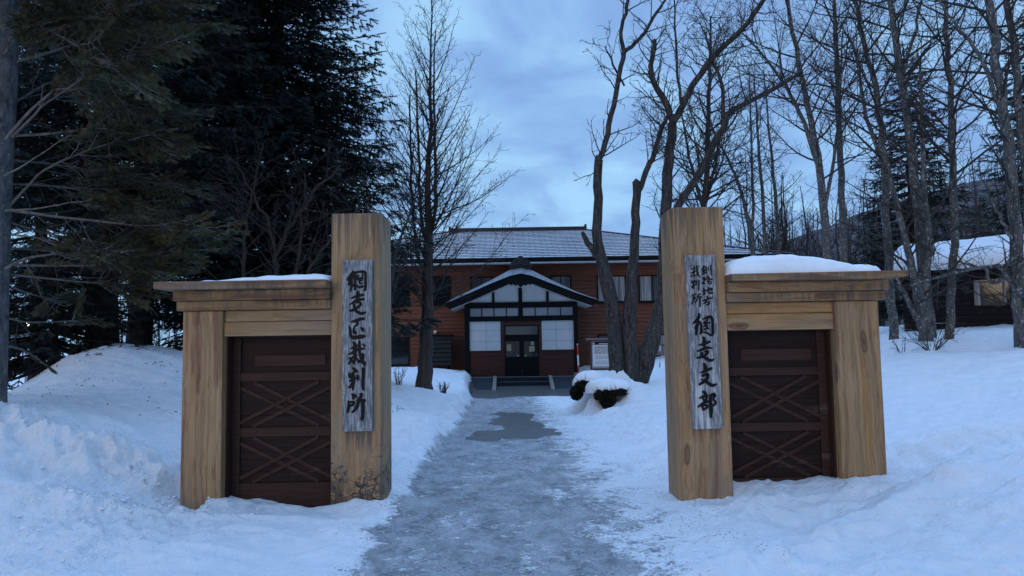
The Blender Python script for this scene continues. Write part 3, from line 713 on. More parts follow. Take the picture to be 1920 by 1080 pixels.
right_chars = [
 (*D4, [[(380,80,22),(370,120,26),(320,185,12)], [(380,100,18),(435,150,18)], [(350,168,15),(410,157,15)], [(335,208,16),(412,190,18)], [(375,150,22),(375,250,26)], [(345,262,26),(420,225,16)], [(425,110,13),(430,242,15)], [(465,112,13),(466,190,13)], [(513,75,22),(520,180,23),(520,284,18)]]),
 (*D4, [[(365,330,22),(352,368,18),(398,352,20),(404,325,16),(362,322,13)], [(392,370,22),(355,432,22),(348,460,26),(400,440,14)], [(462,293,18),(440,348,20),(408,378,16)], [(458,325,14),(505,335,16),(440,412,18)], [(450,350,13),(545,372,22)], [(468,402,15),(466,462,18),(520,455,18),(520,412,17),(470,402,13)]]),
 (*D4, [[(370,530,18),(380,600,24),(375,682,20)], [(345,605,16),(412,580,18)], [(350,672,17),(412,640,17)], [(460,520,18),(460,600,22),(466,652,22),(556,638,26)], [(410,602,13),(480,570,22),(540,540,22),(530,602,16)], [(505,530,13),(500,622,13)]]),
 (*D4, [[(440,700,26),(450,740,26)], [(350,802,22),(440,770,26),(548,733,22)], [(430,780,22),(410,830,22),(363,862,16)], [(425,832,17),(488,815,22),(480,860,24),(428,884,22)]]),
 (*D4, [[(170,85,19),(180,170,24),(168,250,24)], [(120,160,16),(230,130,19)], [(105,237,16),(205,202,20),(265,150,14)], [(225,78,16),(235,170,22),(250,260,24),(302,328,15)], [(264,90,18),(275,115,16)], [(266,215,17),(228,270,19),(185,295,15)], [(130,272,16),(122,315,22)], [(160,262,16),(185,322,18)]]),
 (*D4, [[(124,390,18),(140,430,18)], [(192,380,19),(180,430,18)], [(125,442,17),(232,410,19)], [(128,505,19),(232,460,17)], [(165,398,22),(165,562,22)], [(128,535,22),(160,515,14)], [(224,390,15),(226,470,13)], [(275,373,22),(275,480,21),(268,588,21)]]),
 (*D4, [[(133,692,19),(215,660,20)], [(162,700,20),(158,800,22),(133,866,20)], [(160,735,16),(208,722,18),(172,772,16)], [(290,660,24),(240,705,18),(235,790,20),(198,842,17)], [(250,724,17),(327,720,24)], [(288,730,22),(296,918,24)]]),
 (*D5, [[(208,80,26),(235,120,46),(180,220,52),(98,285,24)], [(180,230,50),(212,272,50),(150,370,40),(125,385,24)], [(188,300,50),(170,400,46),(163,512,34)], [(240,235,20),(265,330,36),(262,440,40),(250,502,26)],
        [(288,207,16),(380,160,42),(450,145,46),(490,190,42),(498,320,42),(500,480,42),(482,545,30),(380,472,30),(285,457,20)], [(402,190,22),(370,240,28),(310,262,16)], [(315,287,26),(442,268,26)], [(355,290,34),(350,335,34),(305,352,12)], [(375,312,22),(398,375,30),(308,412,20)], [(395,390,28),(432,402,16)]]),
 (*D5, [[(300,560,32),(325,600,52),(318,745,50)], [(203,727,16),(320,700,42),(438,650,36)], [(178,852,22),(310,800,46),(390,770,38),(482,786,20)], [(268,870,40),(282,945,50)], [(330,862,24),(388,840,40),(402,872,40),(335,935,36)], [(172,987,26),(270,960,42),(350,962,40)], [(320,965,46),(400,1020,48),(470,1040,40),(532,1003,16)]]),
 (*D6, [[(213,100,26),(245,150,50),(245,225,46)], [(158,262,14),(240,230,40),(354,180,32)], [(188,312,32),(285,275,36),(290,312,38),(258,380,42),(138,462,30)], [(163,370,12),(240,392,36),(310,450,42),(370,480,42),(434,448,20)]]),
 (*D6, [[(198,573,26),(235,600,46),(262,632,26)], [(138,692,16),(220,652,40),(288,640,26)], [(200,690,22),(232,742,26)], [(270,668,30),(238,742,26)], [(118,837,22),(220,762,36),(292,740,30)], [(188,820,26),(215,892,30)], [(200,812,22),(282,800,26),(276,842,30),(222,882,20)], [(330,640,40),(325,760,42),(340,880,46),(335,1012,30)], [(330,645,40),(422,608,40),(370,710,26),(415,742,30),(410,800,30),(355,812,20)]])]
name_board(641, 697.5, 487, 809, 0.0, left_chars, 'narrow grey weathered board with six brushed characters on the left gate pillar', M['sign1'])
name_board(1291.5, 1348, 478, 804.5, R(0.75), right_chars, 'pale streaked board with small characters above four large ones, on the right gate pillar', M['sign2'])
# ---------------------------------------------------------------- the court building
def siding_mat(name, c, gain=1.0):
    t = NT(name, 0.6, 0.25)
    n = t.noise(t.map((0.7, 0.7, 9)), 1, 5, 0.6); f = t.noise(t.map((2, 2, 60)), 1, 4, 0.6)
    k = t.mix(1.0, tuple(c), t.ramp(n, [(0.3, 0.72), (0.7, 1.25)]), 'MULTIPLY')
    t.col(t.mix(1.0, k, t.ramp(f, [(0.3, 0.85), (0.7, 1.1)]), 'MULTIPLY')); t.bump(f, 0.2, 0.004)
    return t.m
M['siding'] = siding_mat('brown_siding', (0.180, 0.068, 0.040))
M['skirt'] = siding_mat('red_brown_boarding', (0.085, 0.028, 0.021))
M['black'] = plain('black_timber', (0.0065, 0.0062, 0.0075), 0.55, 0.14, 0.4, 5)
M['navy'] = plain('dark_step_mat', (0.016, 0.018, 0.026), 0.6, 0.3, 0.4, 8)
M['ramp'] = plain('ramp_mat', (0.045, 0.055, 0.068), 0.75, 0.2, 0.3, 20)
M['plaster'] = plain('white_plaster', (0.72, 0.70, 0.68), 0.7, 0.2, 0.06, 2)
M['joint'] = plain('grey_joint', (0.30, 0.31, 0.33), 0.7, 0.2, 0.1)
M['soffit'] = plain('pale_soffit', (0.62, 0.58, 0.54), 0.7, 0.2, 0.1, 3)
M['gutter'] = plain('pale_gutter', (0.42, 0.42, 0.44), 0.45, 0.4, 0.15, 3)
M['concrete'] = plain('concrete', (0.30, 0.28, 0.255), 0.85, 0.15, 0.25, 7, 0.3)
M['glass'] = glass('window_glass')
M['skyglass'] = glass('sky_reflection_pane', (0.30, 0.31, 0.33), 0.10, 0.7)  # pale base colour carries the sky reflected in the transom panes
M['dimglass'] = glass('grey_reflection_pane', (0.065, 0.068, 0.075), 0.07, 0.9)  # grey base colour carries reflected sky on upper panes and door transom
def _curtain_reflection():
    t = NT('pale_curtain_reflection', .8, .1); f = t.noise(t.map((11, 11, .5)), 1, 3, .5); t.col(t.ramp(f, [(.35, (.12, .12, .125)), (.6, (.40, .40, .40))])); return t.m  # pale folds: painted reflections on the court windows, curtains on the shed
M['curtain_reflection'] = _curtain_reflection()
M['ridge'] = plain('ridge_metal', (0.030, 0.022, 0.026), 0.45, 0.4, 0.3, 3)
M['red'] = plain('red_plastic', (0.42, 0.02, 0.025), 0.45, 0.4, 0.1)
M['white'] = plain('white_plastic', (0.72, 0.72, 0.72), 0.45, 0.4, 0.06)
M['cream'] = plain('cream_board', (0.42, 0.36, 0.22), 0.7, 0.2, 0.2, 4)
M['maroon'] = plain('maroon_timber', (0.095, 0.030, 0.030), 0.55, 0.3, 0.2, 5)
M['steel'] = plain('grey_steel', (0.28, 0.29, 0.31), 0.4, 0.5, 0.15, 5)

def roof_mat(name, frost, rows, cols, base=(0.045, 0.043, 0.048)):
    t = NT(name, 0.55, 0.3)
    br = t.n('ShaderNodeTexBrick', offset=0.5)
    br.inputs['Scale'].default_value = 1.0; br.inputs['Mortar Size'].default_value = 0.035; br.inputs['Mortar Smooth'].default_value = 0.5
    br.inputs['Brick Width'].default_value = cols; br.inputs['Row Height'].default_value = rows
    br.inputs['Color1'].default_value = (0.55, 0.55, 0.55, 1); br.inputs['Color2'].default_value = (1, 1, 1, 1); br.inputs['Mortar'].default_value = (0.22, 0.22, 0.22, 1)
    at = t.n('ShaderNodeUVMap'); t.l(at.outputs[0], br.inputs['Vector'])
    n = t.noise(t.map((0.55, 0.55, 0.55)), 1, 6, 0.65); n2 = t.noise(t.map((7, 7, 7)), 1, 4, 0.7)
    f = t.math('MULTIPLY', br.outputs['Color'], t.math('ADD', t.math('MULTIPLY', n, 0.9), t.math('MULTIPLY', n2, 0.5)))
    t.col(t.mix(t.ramp(f, [(0.10, 0.05), (0.36, frost)]), tuple(base), (0.84, 0.85, 0.88)))
    t.bump(br.outputs['Fac'], 0.4, 0.03)
    return t.m
M['tiles'] = roof_mat('frosted_slates', 0.92, 0.30, 0.62)
M['porch_tiles'] = roof_mat('frosted_sheet', 0.20, 0.45, 0.55, (0.085, 0.085, 0.095))

def sheet_uv(name, rows, mat, parent, uvs):
    """rows: grid of 3-D points; uvs the same grid of 2-D"""
    n, m = len(rows), len(rows[0])
    v = [p for r in rows for p in r]; q = [(i * m + j, i * m + j + 1, (i + 1) * m + j + 1, (i + 1) * m + j) for i in range(n - 1) for j in range(m - 1)]
    o = MB().add([tuple(p) for p in v], q).build(name, mat, parent)
    uv = o.data.uv_layers.new(name='UVMap'); fl = [u for r in uvs for u in r]
    for lp in o.data.loops: uv.data[lp.index].uv = fl[lp.vertex_index]
    return o

YP, YW = 35.0, 37.4                             # porch front, main wall
BX = U(976, 600, YP).x
XW = lambda px, py, Y=YW: U(px, py, Y).x
ZW = lambda py, Y=YW, px=976: U(px, py, Y).z
GZ = -0.57
court = empty('court_building', (BX, YW, GZ), 'two storey brown timber building with frosted hip roof and gabled white panelled porch', 'building')
HX = 13.2                                       # half width of the wall
DEP = 10.4
def lapped(mb, x0, x1, y0, y1, z0, z1, lap=0.20, out=0.05):
    z = z0
    while z < z1 - 1e-4:
        t = min(z + lap, z1); o = out
        p = [(x0 - o, y0 - o, z), (x1 + o, y0 - o, z), (x1 + o, y1 + o, z), (x0 - o, y1 + o, z), (x0, y0, t), (x1, y0, t), (x1, y1, t), (x0, y1, t)]
        mb.hexa(p); z = t
    return mb
ze = ZW(489, 36.4)                              # eave height
lapped(MB(), BX - HX, BX + HX, YW, YW + DEP, -0.32, ze).build('wall', M['siding'], court)
MB().box(BX - HX + .03, BX + HX - .03, YW + .03, YW + DEP - .03, GZ - 0.4, -0.321).build('foundation', M['concrete'], court)
# main roof: hip, slates laid in courses
ey0, ey1, ex = YW - 0.95, YW + DEP + 0.95, HX + 0.95
ry = YW + DEP / 2; rz = U(976, 433, ry).z; rx = 3.95
rf = MB()
z_e = ze + 0.06
NR = 20
def hip(a0, a1, b0, b1, name, first):
    rows, uvs = [], []
    a0, a1, b0, b1 = map(Vector, (a0, a1, b0, b1)); L = ((b0 + b1) / 2 - (a0 + a1) / 2).length
    for i in range(NR):
        for k, (t, up) in enumerate(((i / NR, 0.055), ((i + 1) / NR, 0.0))):
            p, q = a0.lerp(b0, t), a1.lerp(b1, t); u = Vector((0, 0, up))
            rows.append([p.lerp(q, s / 12) + u for s in range(13)])
            uvs.append([((p.lerp(q, s / 12) - p.lerp(q, 0.5)).length * (1 if s > 6 else -1), t * NR * 0.30) for s in range(13)])
    return rows, uvs
E = [(BX - ex, ey0, z_e), (BX + ex, ey0, z_e), (BX + ex, ey1, z_e), (BX - ex, ey1, z_e)]
RA, RB = (BX - rx, ry, rz), (BX + rx, ry, rz)
r0, u0 = hip(E[0], E[1], RA, RB, '', 1)
roof = sheet_uv('roof', r0, M['tiles'], court, u0)
for k, (a, b, c, d) in enumerate(((E[1], E[2], RB, RB), (E[2], E[3], RB, RA), (E[3], E[0], RA, RA))):
    r1, u1 = hip(a, b, c, d, '', 1); sheet_uv('roof_slope', r1, M['tiles'], roof, u1)
MB().box(BX - ex, BX + ex, ey0, ey1, ze - 0.02, ze + 0.05).build('eave_board', M['soffit'], roof)
fa = MB().box(BX - ex - .04, BX + ex + .04, ey0 - 0.05, ey0 - .002, ze - 0.10, ze + 0.16).box(BX - ex - .05, BX - ex - .002, ey0, ey1, ze - 0.10, ze + 0.16).box(BX + ex + .002, BX + ex + .05, ey0, ey1, ze - 0.10, ze + 0.16)
fa.build('fascia', M['black'], roof)
MB().tube([(BX - ex, ey0 - 0.10, ze - 0.13), (BX + ex, ey0 - 0.10, ze - 0.13)], 0.055, 8).build('gutter', M['gutter'], roof, True)
rg = MB().box(BX - rx - 0.1, BX + rx + 0.1, ry - 0.16, ry + 0.16, rz - 0.02, rz + 0.20)
for s in (-1, 1): rg.box(BX + s * (rx + 0.14) - .06, BX + s * (rx + 0.14) + .06, ry - 0.2, ry + 0.2, rz - 0.04, rz + 0.32)
rg.build('ridge_cap', M['ridge'], roof)
for cx, cy in ((RA, E[0]), (RB, E[1])):
    MB().bar(Vector(cx) + Vector((0, 0, .02)), Vector(cy) + Vector((0, 0, .06)), 0.16, 0.06, (0, -0.3, 1)).build('hip_cap', M['ridge'], roof)

def window(px0, px1, py0, py1, cols, rows=1, curtain_reflection=0.0, parent=None, Y=YW, fw=0.06, sill=True, black=True, yo=0.0, pane=None):
    pxm, pym = (px0 + px1) / 2, (py0 + py1) / 2
    x0, x1 = U(px0, pym, Y).x, U(px1, pym, Y).x; z0, z1 = U(pxm, py1, Y).z, U(pxm, py0, Y).z
    y = Y - 0.052 - yo
    fr = MB()
    fr.box(x0, x1, y - 0.07, y + .02, z1 - fw, z1).box(x0, x1, y - 0.07, y + .02, z0, z0 + fw)
    fr.box(x0, x0 + fw, y - 0.07, y + .02, z0 + fw, z1 - fw).box(x1 - fw, x1, y - 0.07, y + .02, z0 + fw, z1 - fw)
    for k in range(1, cols):
        xm = x0 + (x1 - x0) * k / cols; fr.box(xm - fw * .4, xm + fw * .4, y - 0.066, y + .02, z0 + fw, z1 - fw)
    for k in range(1, rows):
        zm = z0 + (z1 - z0) * k / rows; fr.box(x0 + fw, x1 - fw, y - 0.06, y + .02, zm - fw * .3, zm + fw * .3)
    w = fr.build('window', M['black'], parent or court)
    g = MB().box(x0 + fw * .9, x1 - fw * .9, y - 0.035, y - 0.006, z0 + fw * .9, z1 - fw * .9); g.build('pane', pane or M['glass'], w)
    if curtain_reflection:
        MB().box(x0 + fw, x0 + fw + (x1 - x0 - 2 * fw) * curtain_reflection, y - 0.0385, y - 0.0355, z0 + fw, z1 - fw).build('curtain_reflection', M['curtain_reflection'], w)  # pale strip added as a bright reflection on the glass
    if sill: MB().box(x0 - 0.05, x1 + 0.05, y - 0.11, y + .02, z0 - 0.05, z0 - 0.002).build('sill', M['black'], w)
    return w
window(728, 768, 520, 573, 1); window(791, 845, 518, 572, 2)
window(882, 924, 519, 571, 2, pane=M['dimglass']); window(1032, 1071, 517, 570, 2, pane=M['dimglass'])
window(1119, 1174, 517, 567, 2, curtain_reflection=0.97, pane=M['dimglass']); window(1197, 1250, 516, 566, 2, curtain_reflection=0.42, pane=M['dimglass']); window(1290, 1344, 515, 565, 2); window(1370, 1424, 515, 565, 2)
window(600, 650, 521, 575, 2); window(520, 572, 522, 576, 2)
window(727, 768, 632, 685, 1, 2); window(1121, 1172, 627, 672, 2); window(1225, 1278, 626, 668, 2, 2, curtain_reflection=.9); window(1310, 1360, 625, 668, 2, 2)
window(600, 652, 634, 686, 2, 2)

# ---- porch
XP = lambda px, py=620: U(px, py, YP).x
ZP = lambda py, px=977: U(px, py, YP).z
zf = ZP(706)                                    # porch floor
porch = MB().box(XP(872), XP(1082), YP + 0.02, YW + .01, GZ - .3, zf - 0.03).build('porch_base', M['concrete'], court)
MB().box(XP(865), XP(1090), YP - 0.10, YW + .02, zf - 0.03, zf).build('porch_floor', M['gutter'], porch)
for a, b in ((871.5, 880.5), (1075.5, 1083.5)): MB().box(XP(a), XP(b), YP - 0.14, YP + 0.12, zf, ZP(572)).build('porch_post', M['black'], court)
for a, b in ((871.5, 880.5), (1075.5, 1083.5)): MB().box(XP(a) - .04, XP(b) + .04, YP - 0.18, YP + 0.1, zf + .001, zf + 0.16).build('post_shoe', M['concrete'], porch)

bm_ = MB().box(XP(872), XP(1083), YP - 0.12, YP + 0.06, ZP(576), ZP(566.5)).box(XP(880.6), XP(1075.4), YP - 0.10, YP + 0.06, ZP(602), ZP(594))
for a, b in ((973, 980), (923.5, 928), (1025, 1030)): bm_.box(XP(a), XP(b), YP - 0.09, YP + 0.06, ZP(566.4), ZP(540))
bm_.box(XP(973), XP(980), YP - 0.09, YP + 0.06, ZP(593.9), ZP(576.1))
bm_.build('porch_beam', M['black'], court)
# transom lights: four panes each side
for a, b in ((880.6, 972.9), (980.1, 1075.4)):
    fr = MB(); x0, x1 = XP(a), XP(b); z0, z1 = ZP(593.9), ZP(576.1)
    for k in range(5):
        xm = x0 + (x1 - x0) * k / 4; fr.box(max(x0, xm - .022), min(x1, xm + .022), YP - 0.05, YP + 0.02, z0, z1)
    fr.box(x0, x1, YP - 0.046, YP + .018, z0, z0 + .04).box(x0, x1, YP - 0.046, YP + .018, z1 - .03, z1)
    w = fr.build('transom_window', M['black'], court)
    MB().box(x0 + .01, x1 - .01, YP - 0.02, YP + 0.0, z0 + .01, z1 - .01).build('pane', M['skyglass'] if 'skyglass' in M else M['glass'], w)
# white panels with joints, brown boarding below
for a, b, v in ((880.6, 938.4, 911.5), (1015.6, 1075.4, 1042.5)):
    p = MB().box(XP(a), XP(b), YP - 0.02, YP + 0.06, ZP(656.5), ZP(602.1)).build('white_panel', M['plaster'], court)
    j = MB().box(XP(v) - .008, XP(v) + .008, YP - 0.026, YP, ZP(656.4), ZP(602.2))
    for h in (618.5, 639.5): j.box(XP(a), XP(b), YP - 0.025, YP, ZP(h) - .008, ZP(h) + .008)
    j.build('panel_joint', M['joint'], p)
    bd = MB(); n = 16; x0, x1 = (XP(a), XP(945.5)) if v < 960 else (XP(1010), XP(b))
    for k in range(n): bd.box(x0 + (x1 - x0) * k / n + .004, x0 + (x1 - x0) * (k + 1) / n - .004, YP - 0.03, YP + 0.05, zf + .001, ZP(657.5))
    bd.box(x0, x1, YP - 0.022, YP + 0.06, zf + .0015, ZP(657.2))
    bd.box(x0, x1, YP - 0.05, YP + 0.05, ZP(659.5), ZP(656.6))
    bd.build('boarding', M['skirt'], court)
# door case and door
MB().box(XP(938.6), XP(945.4), YP - 0.045, YP + 0.06, ZP(656.5), ZP(602.1)).box(XP(1010.1), XP(1015.4), YP - 0.045, YP + 0.06, ZP(656.5), ZP(602.1)).box(XP(945.4), XP(1010.1), YP - 0.045, YP + 0.06, ZP(609.5), ZP(602.1)).build('door_case', M['skirt'], court)
df = MB(); x0, x1 = XP(945.5), XP(1010)
df.box(x0, x0 + .06, YP - 0.03, YP + 0.05, zf, ZP(609.6)).box(x1 - .06, x1, YP - 0.03, YP + 0.05, zf, ZP(609.6)).box(x0 + .06, x1 - .06, YP - 0.03, YP + .05, ZP(611.5), ZP(609.6)).box(x0 + .06, x1 - .06, YP - 0.03, YP + .05, ZP(634), ZP(627.5))
dfo = df.build('door_frame', M['black'], court)
MB().box(x0 + .05, x1 - .05, YP - 0.005, YP + 0.015, ZP(628), ZP(611)).build('pane', M['dimglass'], dfo)
xm = (x0 + x1) / 2
for s, (a, b) in ((0, (x0 + .061, xm - .006)), (1, (xm + .006, x1 - .061))):
    g0, g1 = (XP(946.8), XP(973.4)) if s == 0 else (XP(982), XP(1008.6))
    lf = MB(); zt = ZP(634.1); za, zb = ZP(668.7), ZP(640)
    lf.box(a, b, YP - 0.02, YP + .03, zf + .01, za).box(a, b, YP - 0.02, YP + .03, zb, zt).box(a, g0, YP - 0.02, YP + .03, za, zb).box(g1, b, YP - 0.02, YP + .03, za, zb) if g0 > a else lf.box(a, b, YP - 0.02, YP + .03, zf + .01, za).box(a, b, YP - 0.02, YP + .03, zb, zt).box(g1, b, YP - 0.02, YP + .03, za, zb) if s == 0 else lf.box(a, b, YP - 0.02, YP + .03, zf + .01, za).box(a, b, YP - 0.02, YP + .03, zb, zt).box(a, g0, YP - 0.02, YP + .03, za, zb)
    leaf = lf.build('door', M['black'], court)
    MB().box(max(g0, a) - .002, min(g1, b) + .002, YP + 0.0, YP + 0.02, za - .01, zb + .01).build('pane', M['glass'], leaf)
    # papers hung inside the glass
    for (u0, u1, v0, v1) in ([(0.12, 0.42, 0.18, 0.62)] if s == 0 else [(0.36, 0.74, 0.33, 0.68), (0.48, 0.70, 0.02, 0.26)]):
        MB().box(g0 + (g1 - g0) * u0, g0 + (g1 - g0) * u1, YP - 0.004, YP - .001, zb + (za - zb) * v1, zb + (za - zb) * v0).build('paper', M['cream'], leaf)
    hx = XP(971) if s == 0 else XP(984.5)
    MB().tube([(hx - .05, YP - 0.05, ZP(667)), (hx + .05, YP - 0.05, ZP(667))], 0.012, 8).build('handle', M['white'], leaf)
# gable: white infill
YG = YP - 0.85                                  # front of the barge boards
def gl(px, py, Y): p = U(px, py, Y); return Vector((p.x, p.y, p.z))
MB().prism([(XP(880), YP - .02, ZP(566.3)), (XP(1075), YP - .02, ZP(566.3)), (XP(1075), YP - .02, ZP(562)), (XP(976), YP - .02, ZP(519)), (XP(880), YP - .02, ZP(562))], (0, 0.06, 0)).build('gable_panel', M['plaster'], court)
top = [(832.5, 571.5), (870, 555.5), (920, 533), (956, 518.5), (976, 514.0), (996, 518), (1032, 532), (1082, 551), (1122, 564)]
bot = [(843.5, 580), (880, 565.5), (926, 545), (958, 531), (976, 525.5), (994, 530.5), (1026, 543), (1072, 560.5), (1111, 573)]
T0 = [gl(px, py, YG) for px, py in top]; B0 = [gl(px, py, YG) for px, py in bot]
bb = MB()
for i in range(len(T0) - 1):
    a, b, c, d = B0[i], B0[i + 1], T0[i + 1], T0[i]; off = Vector((0, 0.10, 0))
    bb.hexa([a, b, b + off, a + off, d, c, c + off, d + off])
bb.build('barge_board', M['black'], court)
YA = YG + 0.75
crest = [(843, 562.5), (872, 549), (920, 525.5), (956, 506), (976, 500.5), (996, 506), (1032, 524), (1078, 545.5), (1110, 558.5)]
CR = [gl(px, py, YA) for px, py in crest]
F0 = [p + Vector((0, -0.05, 0.03)) for p in T0]
BKp = [Vector((p.x, YW + 0.2, p.z)) for p in CR]
rows = [F0, [a.lerp(b, .5) + Vector((0, 0, .03)) for a, b in zip(F0, CR)], CR] + [[a.lerp(b, t) for a, b in zip(CR, BKp)] for t in (.33, .66, 1)]
uvs = []
for i, r in enumerate(rows):
    s = 0; uu = []
    for k, p in enumerate(r):
        if k: s += (p - r[k - 1]).length
        uu.append((s, i * 0.45))
    uvs.append(uu)
proof = sheet_uv('porch_roof', rows, M['porch_tiles'], court, uvs)
US = [p + Vector((0, .1, -0.0)) for p in B0]; UB = [Vector((p.x, YW + .1, p.z)) for p in B0]
v = [tuple(p) for p in US + UB]; n9 = len(US)
MB().add(v, [(i, i + 1, n9 + i + 1, n9 + i) for i in range(n9 - 1)]).build('porch_soffit', M['soffit'], proof)
for k in (0, -1):
    a, b = F0[k], BKp[k]; c, d = B0[k], UB[k]
    MB().add([tuple(a), tuple(CR[k]), tuple(b), tuple(d), tuple(c)], [(0, 1, 2, 3, 4)]).build('eave_edge', M['black'], proof)
# small snow guard bars on the porch roof
# ridge ornament: a scalloped tile crest
orn = MB()
prof = [(-0.50, 0), (-0.56, .10), (-0.44, .16), (-0.46, .27), (-0.33, .30), (-0.32, .42), (-0.18, .43), (-0.10, .56), (0, .60), (.10, .56), (.18, .43), (.32, .42), (.33, .30), (.46, .27), (.44, .16), (.56, .10), (.50, 0), (0.2, -.12), (-.2, -.12)]
oc = gl(976, 500.5, YA)
orn.prism([(oc.x + x * 1.05, YA - 0.12, oc.z + z * .98 - .04) for x, z in prof], (0, 0.2, 0))
for x, z, r in ((-.33, .16, .13), (.33, .16, .13), (0, .26, .17), (-.17, .1, .1), (.17, .1, .1)):
    orn.tube([(oc.x + x, YA - 0.20, oc.z + z), (oc.x + x, YA - 0.10, oc.z + z)], r, 10)
orn.build('ridge_ornament', M['ridge'], proof, bevel=0.015)
MB().tube([(oc.x, YA, oc.z + .10), (oc.x, YW + .2, oc.z + .10)], 0.13, 10).build('porch_ridge', M['ridge'], proof, True)
gc = gl(976, 526, YG)
gp = [(-.62, -.02), (-.66, -.14), (-.54, -.12), (-.48, -.22), (-.36, -.15), (-.26, -.24), (-.14, -.19), (0, -.32), (.14, -.19), (.26, -.24), (.36, -.15), (.48, -.22), (.54, -.12), (.66, -.14), (.62, -.02), (.3, .12), (0, .22), (-.3, .12)]
MB().prism([(gc.x + x, YG - .03, gc.z + z - .02) for x, z in gp], (0, .06, 0)).build('gable_pendant', M['black'], proof)
# eave lamp on the wall beside the louvred box
lp = U(817, 622, YW)
MB().tube([(lp.x, YW - .02, lp.z), (lp.x, YW - .16, lp.z)], [.05, .07], 10).tube([(lp.x, YW - .16, lp.z + .05), (lp.x, YW - .16, lp.z - .12)], [.10, .085], 12).build('wall_lamp', M['white'], court, True)
for px in (1072, 1088):
    q = U(px, 500, YW - .5); MB().tube([(q.x, YW - .5, ze - .02), (q.x, YW - .5, ze - .10)], [.06, .08], 10).build('eave_light', M['white'], court)

# ---- steps and ramps
st = MB(); sx0, sx1 = XP(930), XP(1027)
h3 = (zf - GZ) / 2
s_root = empty('entrance_steps', ((sx0 + sx1) / 2, 34.2, GZ), 'dark mat covered steps between two ramps at the porch door', 'steps')
for k in range(2):
    MB().box(sx0, sx1, YP - 0.15 - 0.40 * (2 - k) + .0, YP - 0.101 if k == 1 else YP - 0.15 - 0.40 * (1 - k) + 0.04, GZ - .2, GZ + h3 * (k + 1) - (0.002 if k < 1 else .01)).build('step', M['navy'], s_root, bevel=0.012)
for k in range(2): MB().box(sx0 + .01, sx1 - .01, YP - 0.152 - 0.40 * (2 - k), YP - 0.10 - 0.40 * (2 - k), GZ + h3 * (k + 1) - .006, GZ + h3 * (k + 1) + .004 - (0.0 if k < 1 else .008)).build('nosing', M['steel'], s_root)
def ramp(pa, pb, label, kerbs):
    y0, y1 = YP - 0.11, 32.4; zl = -0.73; x0, x1 = U(pa, 707, YP).x, U(pb, 707, YP).x
    r = empty('ramp', ((x0 + x1) / 2, 33.5, GZ), label, 'ramp', 'ramps beside the porch steps')
    MB().prism([(x0, y0, zf - .02), (x0, y1, zl), (x0, y1, zl - .2), (x0, y0, zl - .2)], (x1 - x0, 0, 0)).build('ramp_surface', M['ramp'], r)
    for kx in kerbs:
        MB().prism([(kx, y0, zf + .06), (kx, y1 + 0.3, zl + .22), (kx, y1 + 0.1, zl + .10), (kx, y1 + 0.1, zl - .2), (kx, y0, zl - .2)], (0.17, 0, 0)).build('kerb', M['concrete'], r, bevel=0.015)
ramp(872, 924, 'dark grey ramp with two concrete kerbs left of the porch steps', [XP(872) - .172, XP(924) + .002])
ramp(1033, 1085, 'dark grey ramp with one visible concrete kerb right of the porch steps', [XP(1033) - .172])

# ---- louvred box, notice board, snow poles
YB = 36.3
x0, x1 = U(788, 655, YB).x, U(847, 655, YB).x; z0, z1 = U(817, 685, YB).z, U(817, 628, YB).z
lb = empty('louvred_box', ((x0 + x1) / 2, YB, GZ), 'black slatted box on thin legs against the wall behind the larch trunk', 'box')
MB().box(x0 + .03, x1 - .03, YB, YB + .6, z0, z1 - .05).build('case', M['black'], lb)
sl = MB(); n = 7
for k in range(n):
    a = z0 + (z1 - z0) * k / n; b = z0 + (z1 - z0) * (k + 1) / n
    sl.prism([(x0, YB - .09, a), (x0, YB - .002, a), (x0, YB - .002, b - .03), (x0, YB - .03, b - .03)], (x1 - x0, 0, 0))
sl.build('louvre', plain('black_slat', (0.022, 0.023, 0.026), 0.5, 0.3, 0.4, 4), lb)
MB().box(x0 - .06, x1 + .06, YB - .14, YB + .66, z1 - .049, z1 + .02).build('lid', M['black'], lb)
for lx in (x0 + .1, x1 - .22):
    for ly in (YB + .05, YB + .5): MB().box(lx, lx + .08, ly, ly + .08, GZ - .2, z0 - .001).build('leg', M['black'], lb)

YN = 30.0
nz = lambda py: U(1135, py, YN).z
nx = lambda px: U(px, 660, YN).x
nb = empty('notice_board', (nx(1136), YN, gz(nx(1136), YN)), 'roofed maroon notice board with a white printed sheet behind the forked trunk', 'notice board')
MB().prism([(nx(1099), YN - .22, nz(638.5)), (nx(1099), YN - .22, nz(637)), (nx(1099), YN + .05, nz(633.5)), (nx(1099), YN + .32, nz(637)), (nx(1099), YN + .32, nz(638.5))], (nx(1177) - nx(1099), 0, 0)).build('roof', M['maroon'], nb)
for a, b in ((1106.5, 1109.5), (1168, 1171)): MB().box(nx(a), nx(b), YN, YN + .10, gz(nx(a), YN) - .3, nz(638.6)).build('post', M['maroon'], nb)
MB().box(nx(1109.6), nx(1167.9), YN + .01, YN + .09, nz(694), nz(690.6)).build('rail', M['maroon'], nb)
MB().box(nx(1109.6), nx(1167.9), YN - .01, YN + .06, nz(690.4), nz(639.4)).build('case', M['steel'], nb, bevel=0.01)
sh = MB().box(nx(1111.5), nx(1165.6), YN - .016, YN - .011, nz(686.5), nz(640.8)).build('sheet', M['white'], nb)
MB().box(nx(1111.5), nx(1165.6), YN - .020, YN - .0165, nz(646.3), nz(640.8)).build('heading_band', M['ink'], sh)
rnd = random.Random(5)
tx = MB(); tg = MB()
tx.box(nx(1112.3), nx(1115.2), YN - .0235, YN - .0205, nz(645.6), nz(642.0)) if False else None
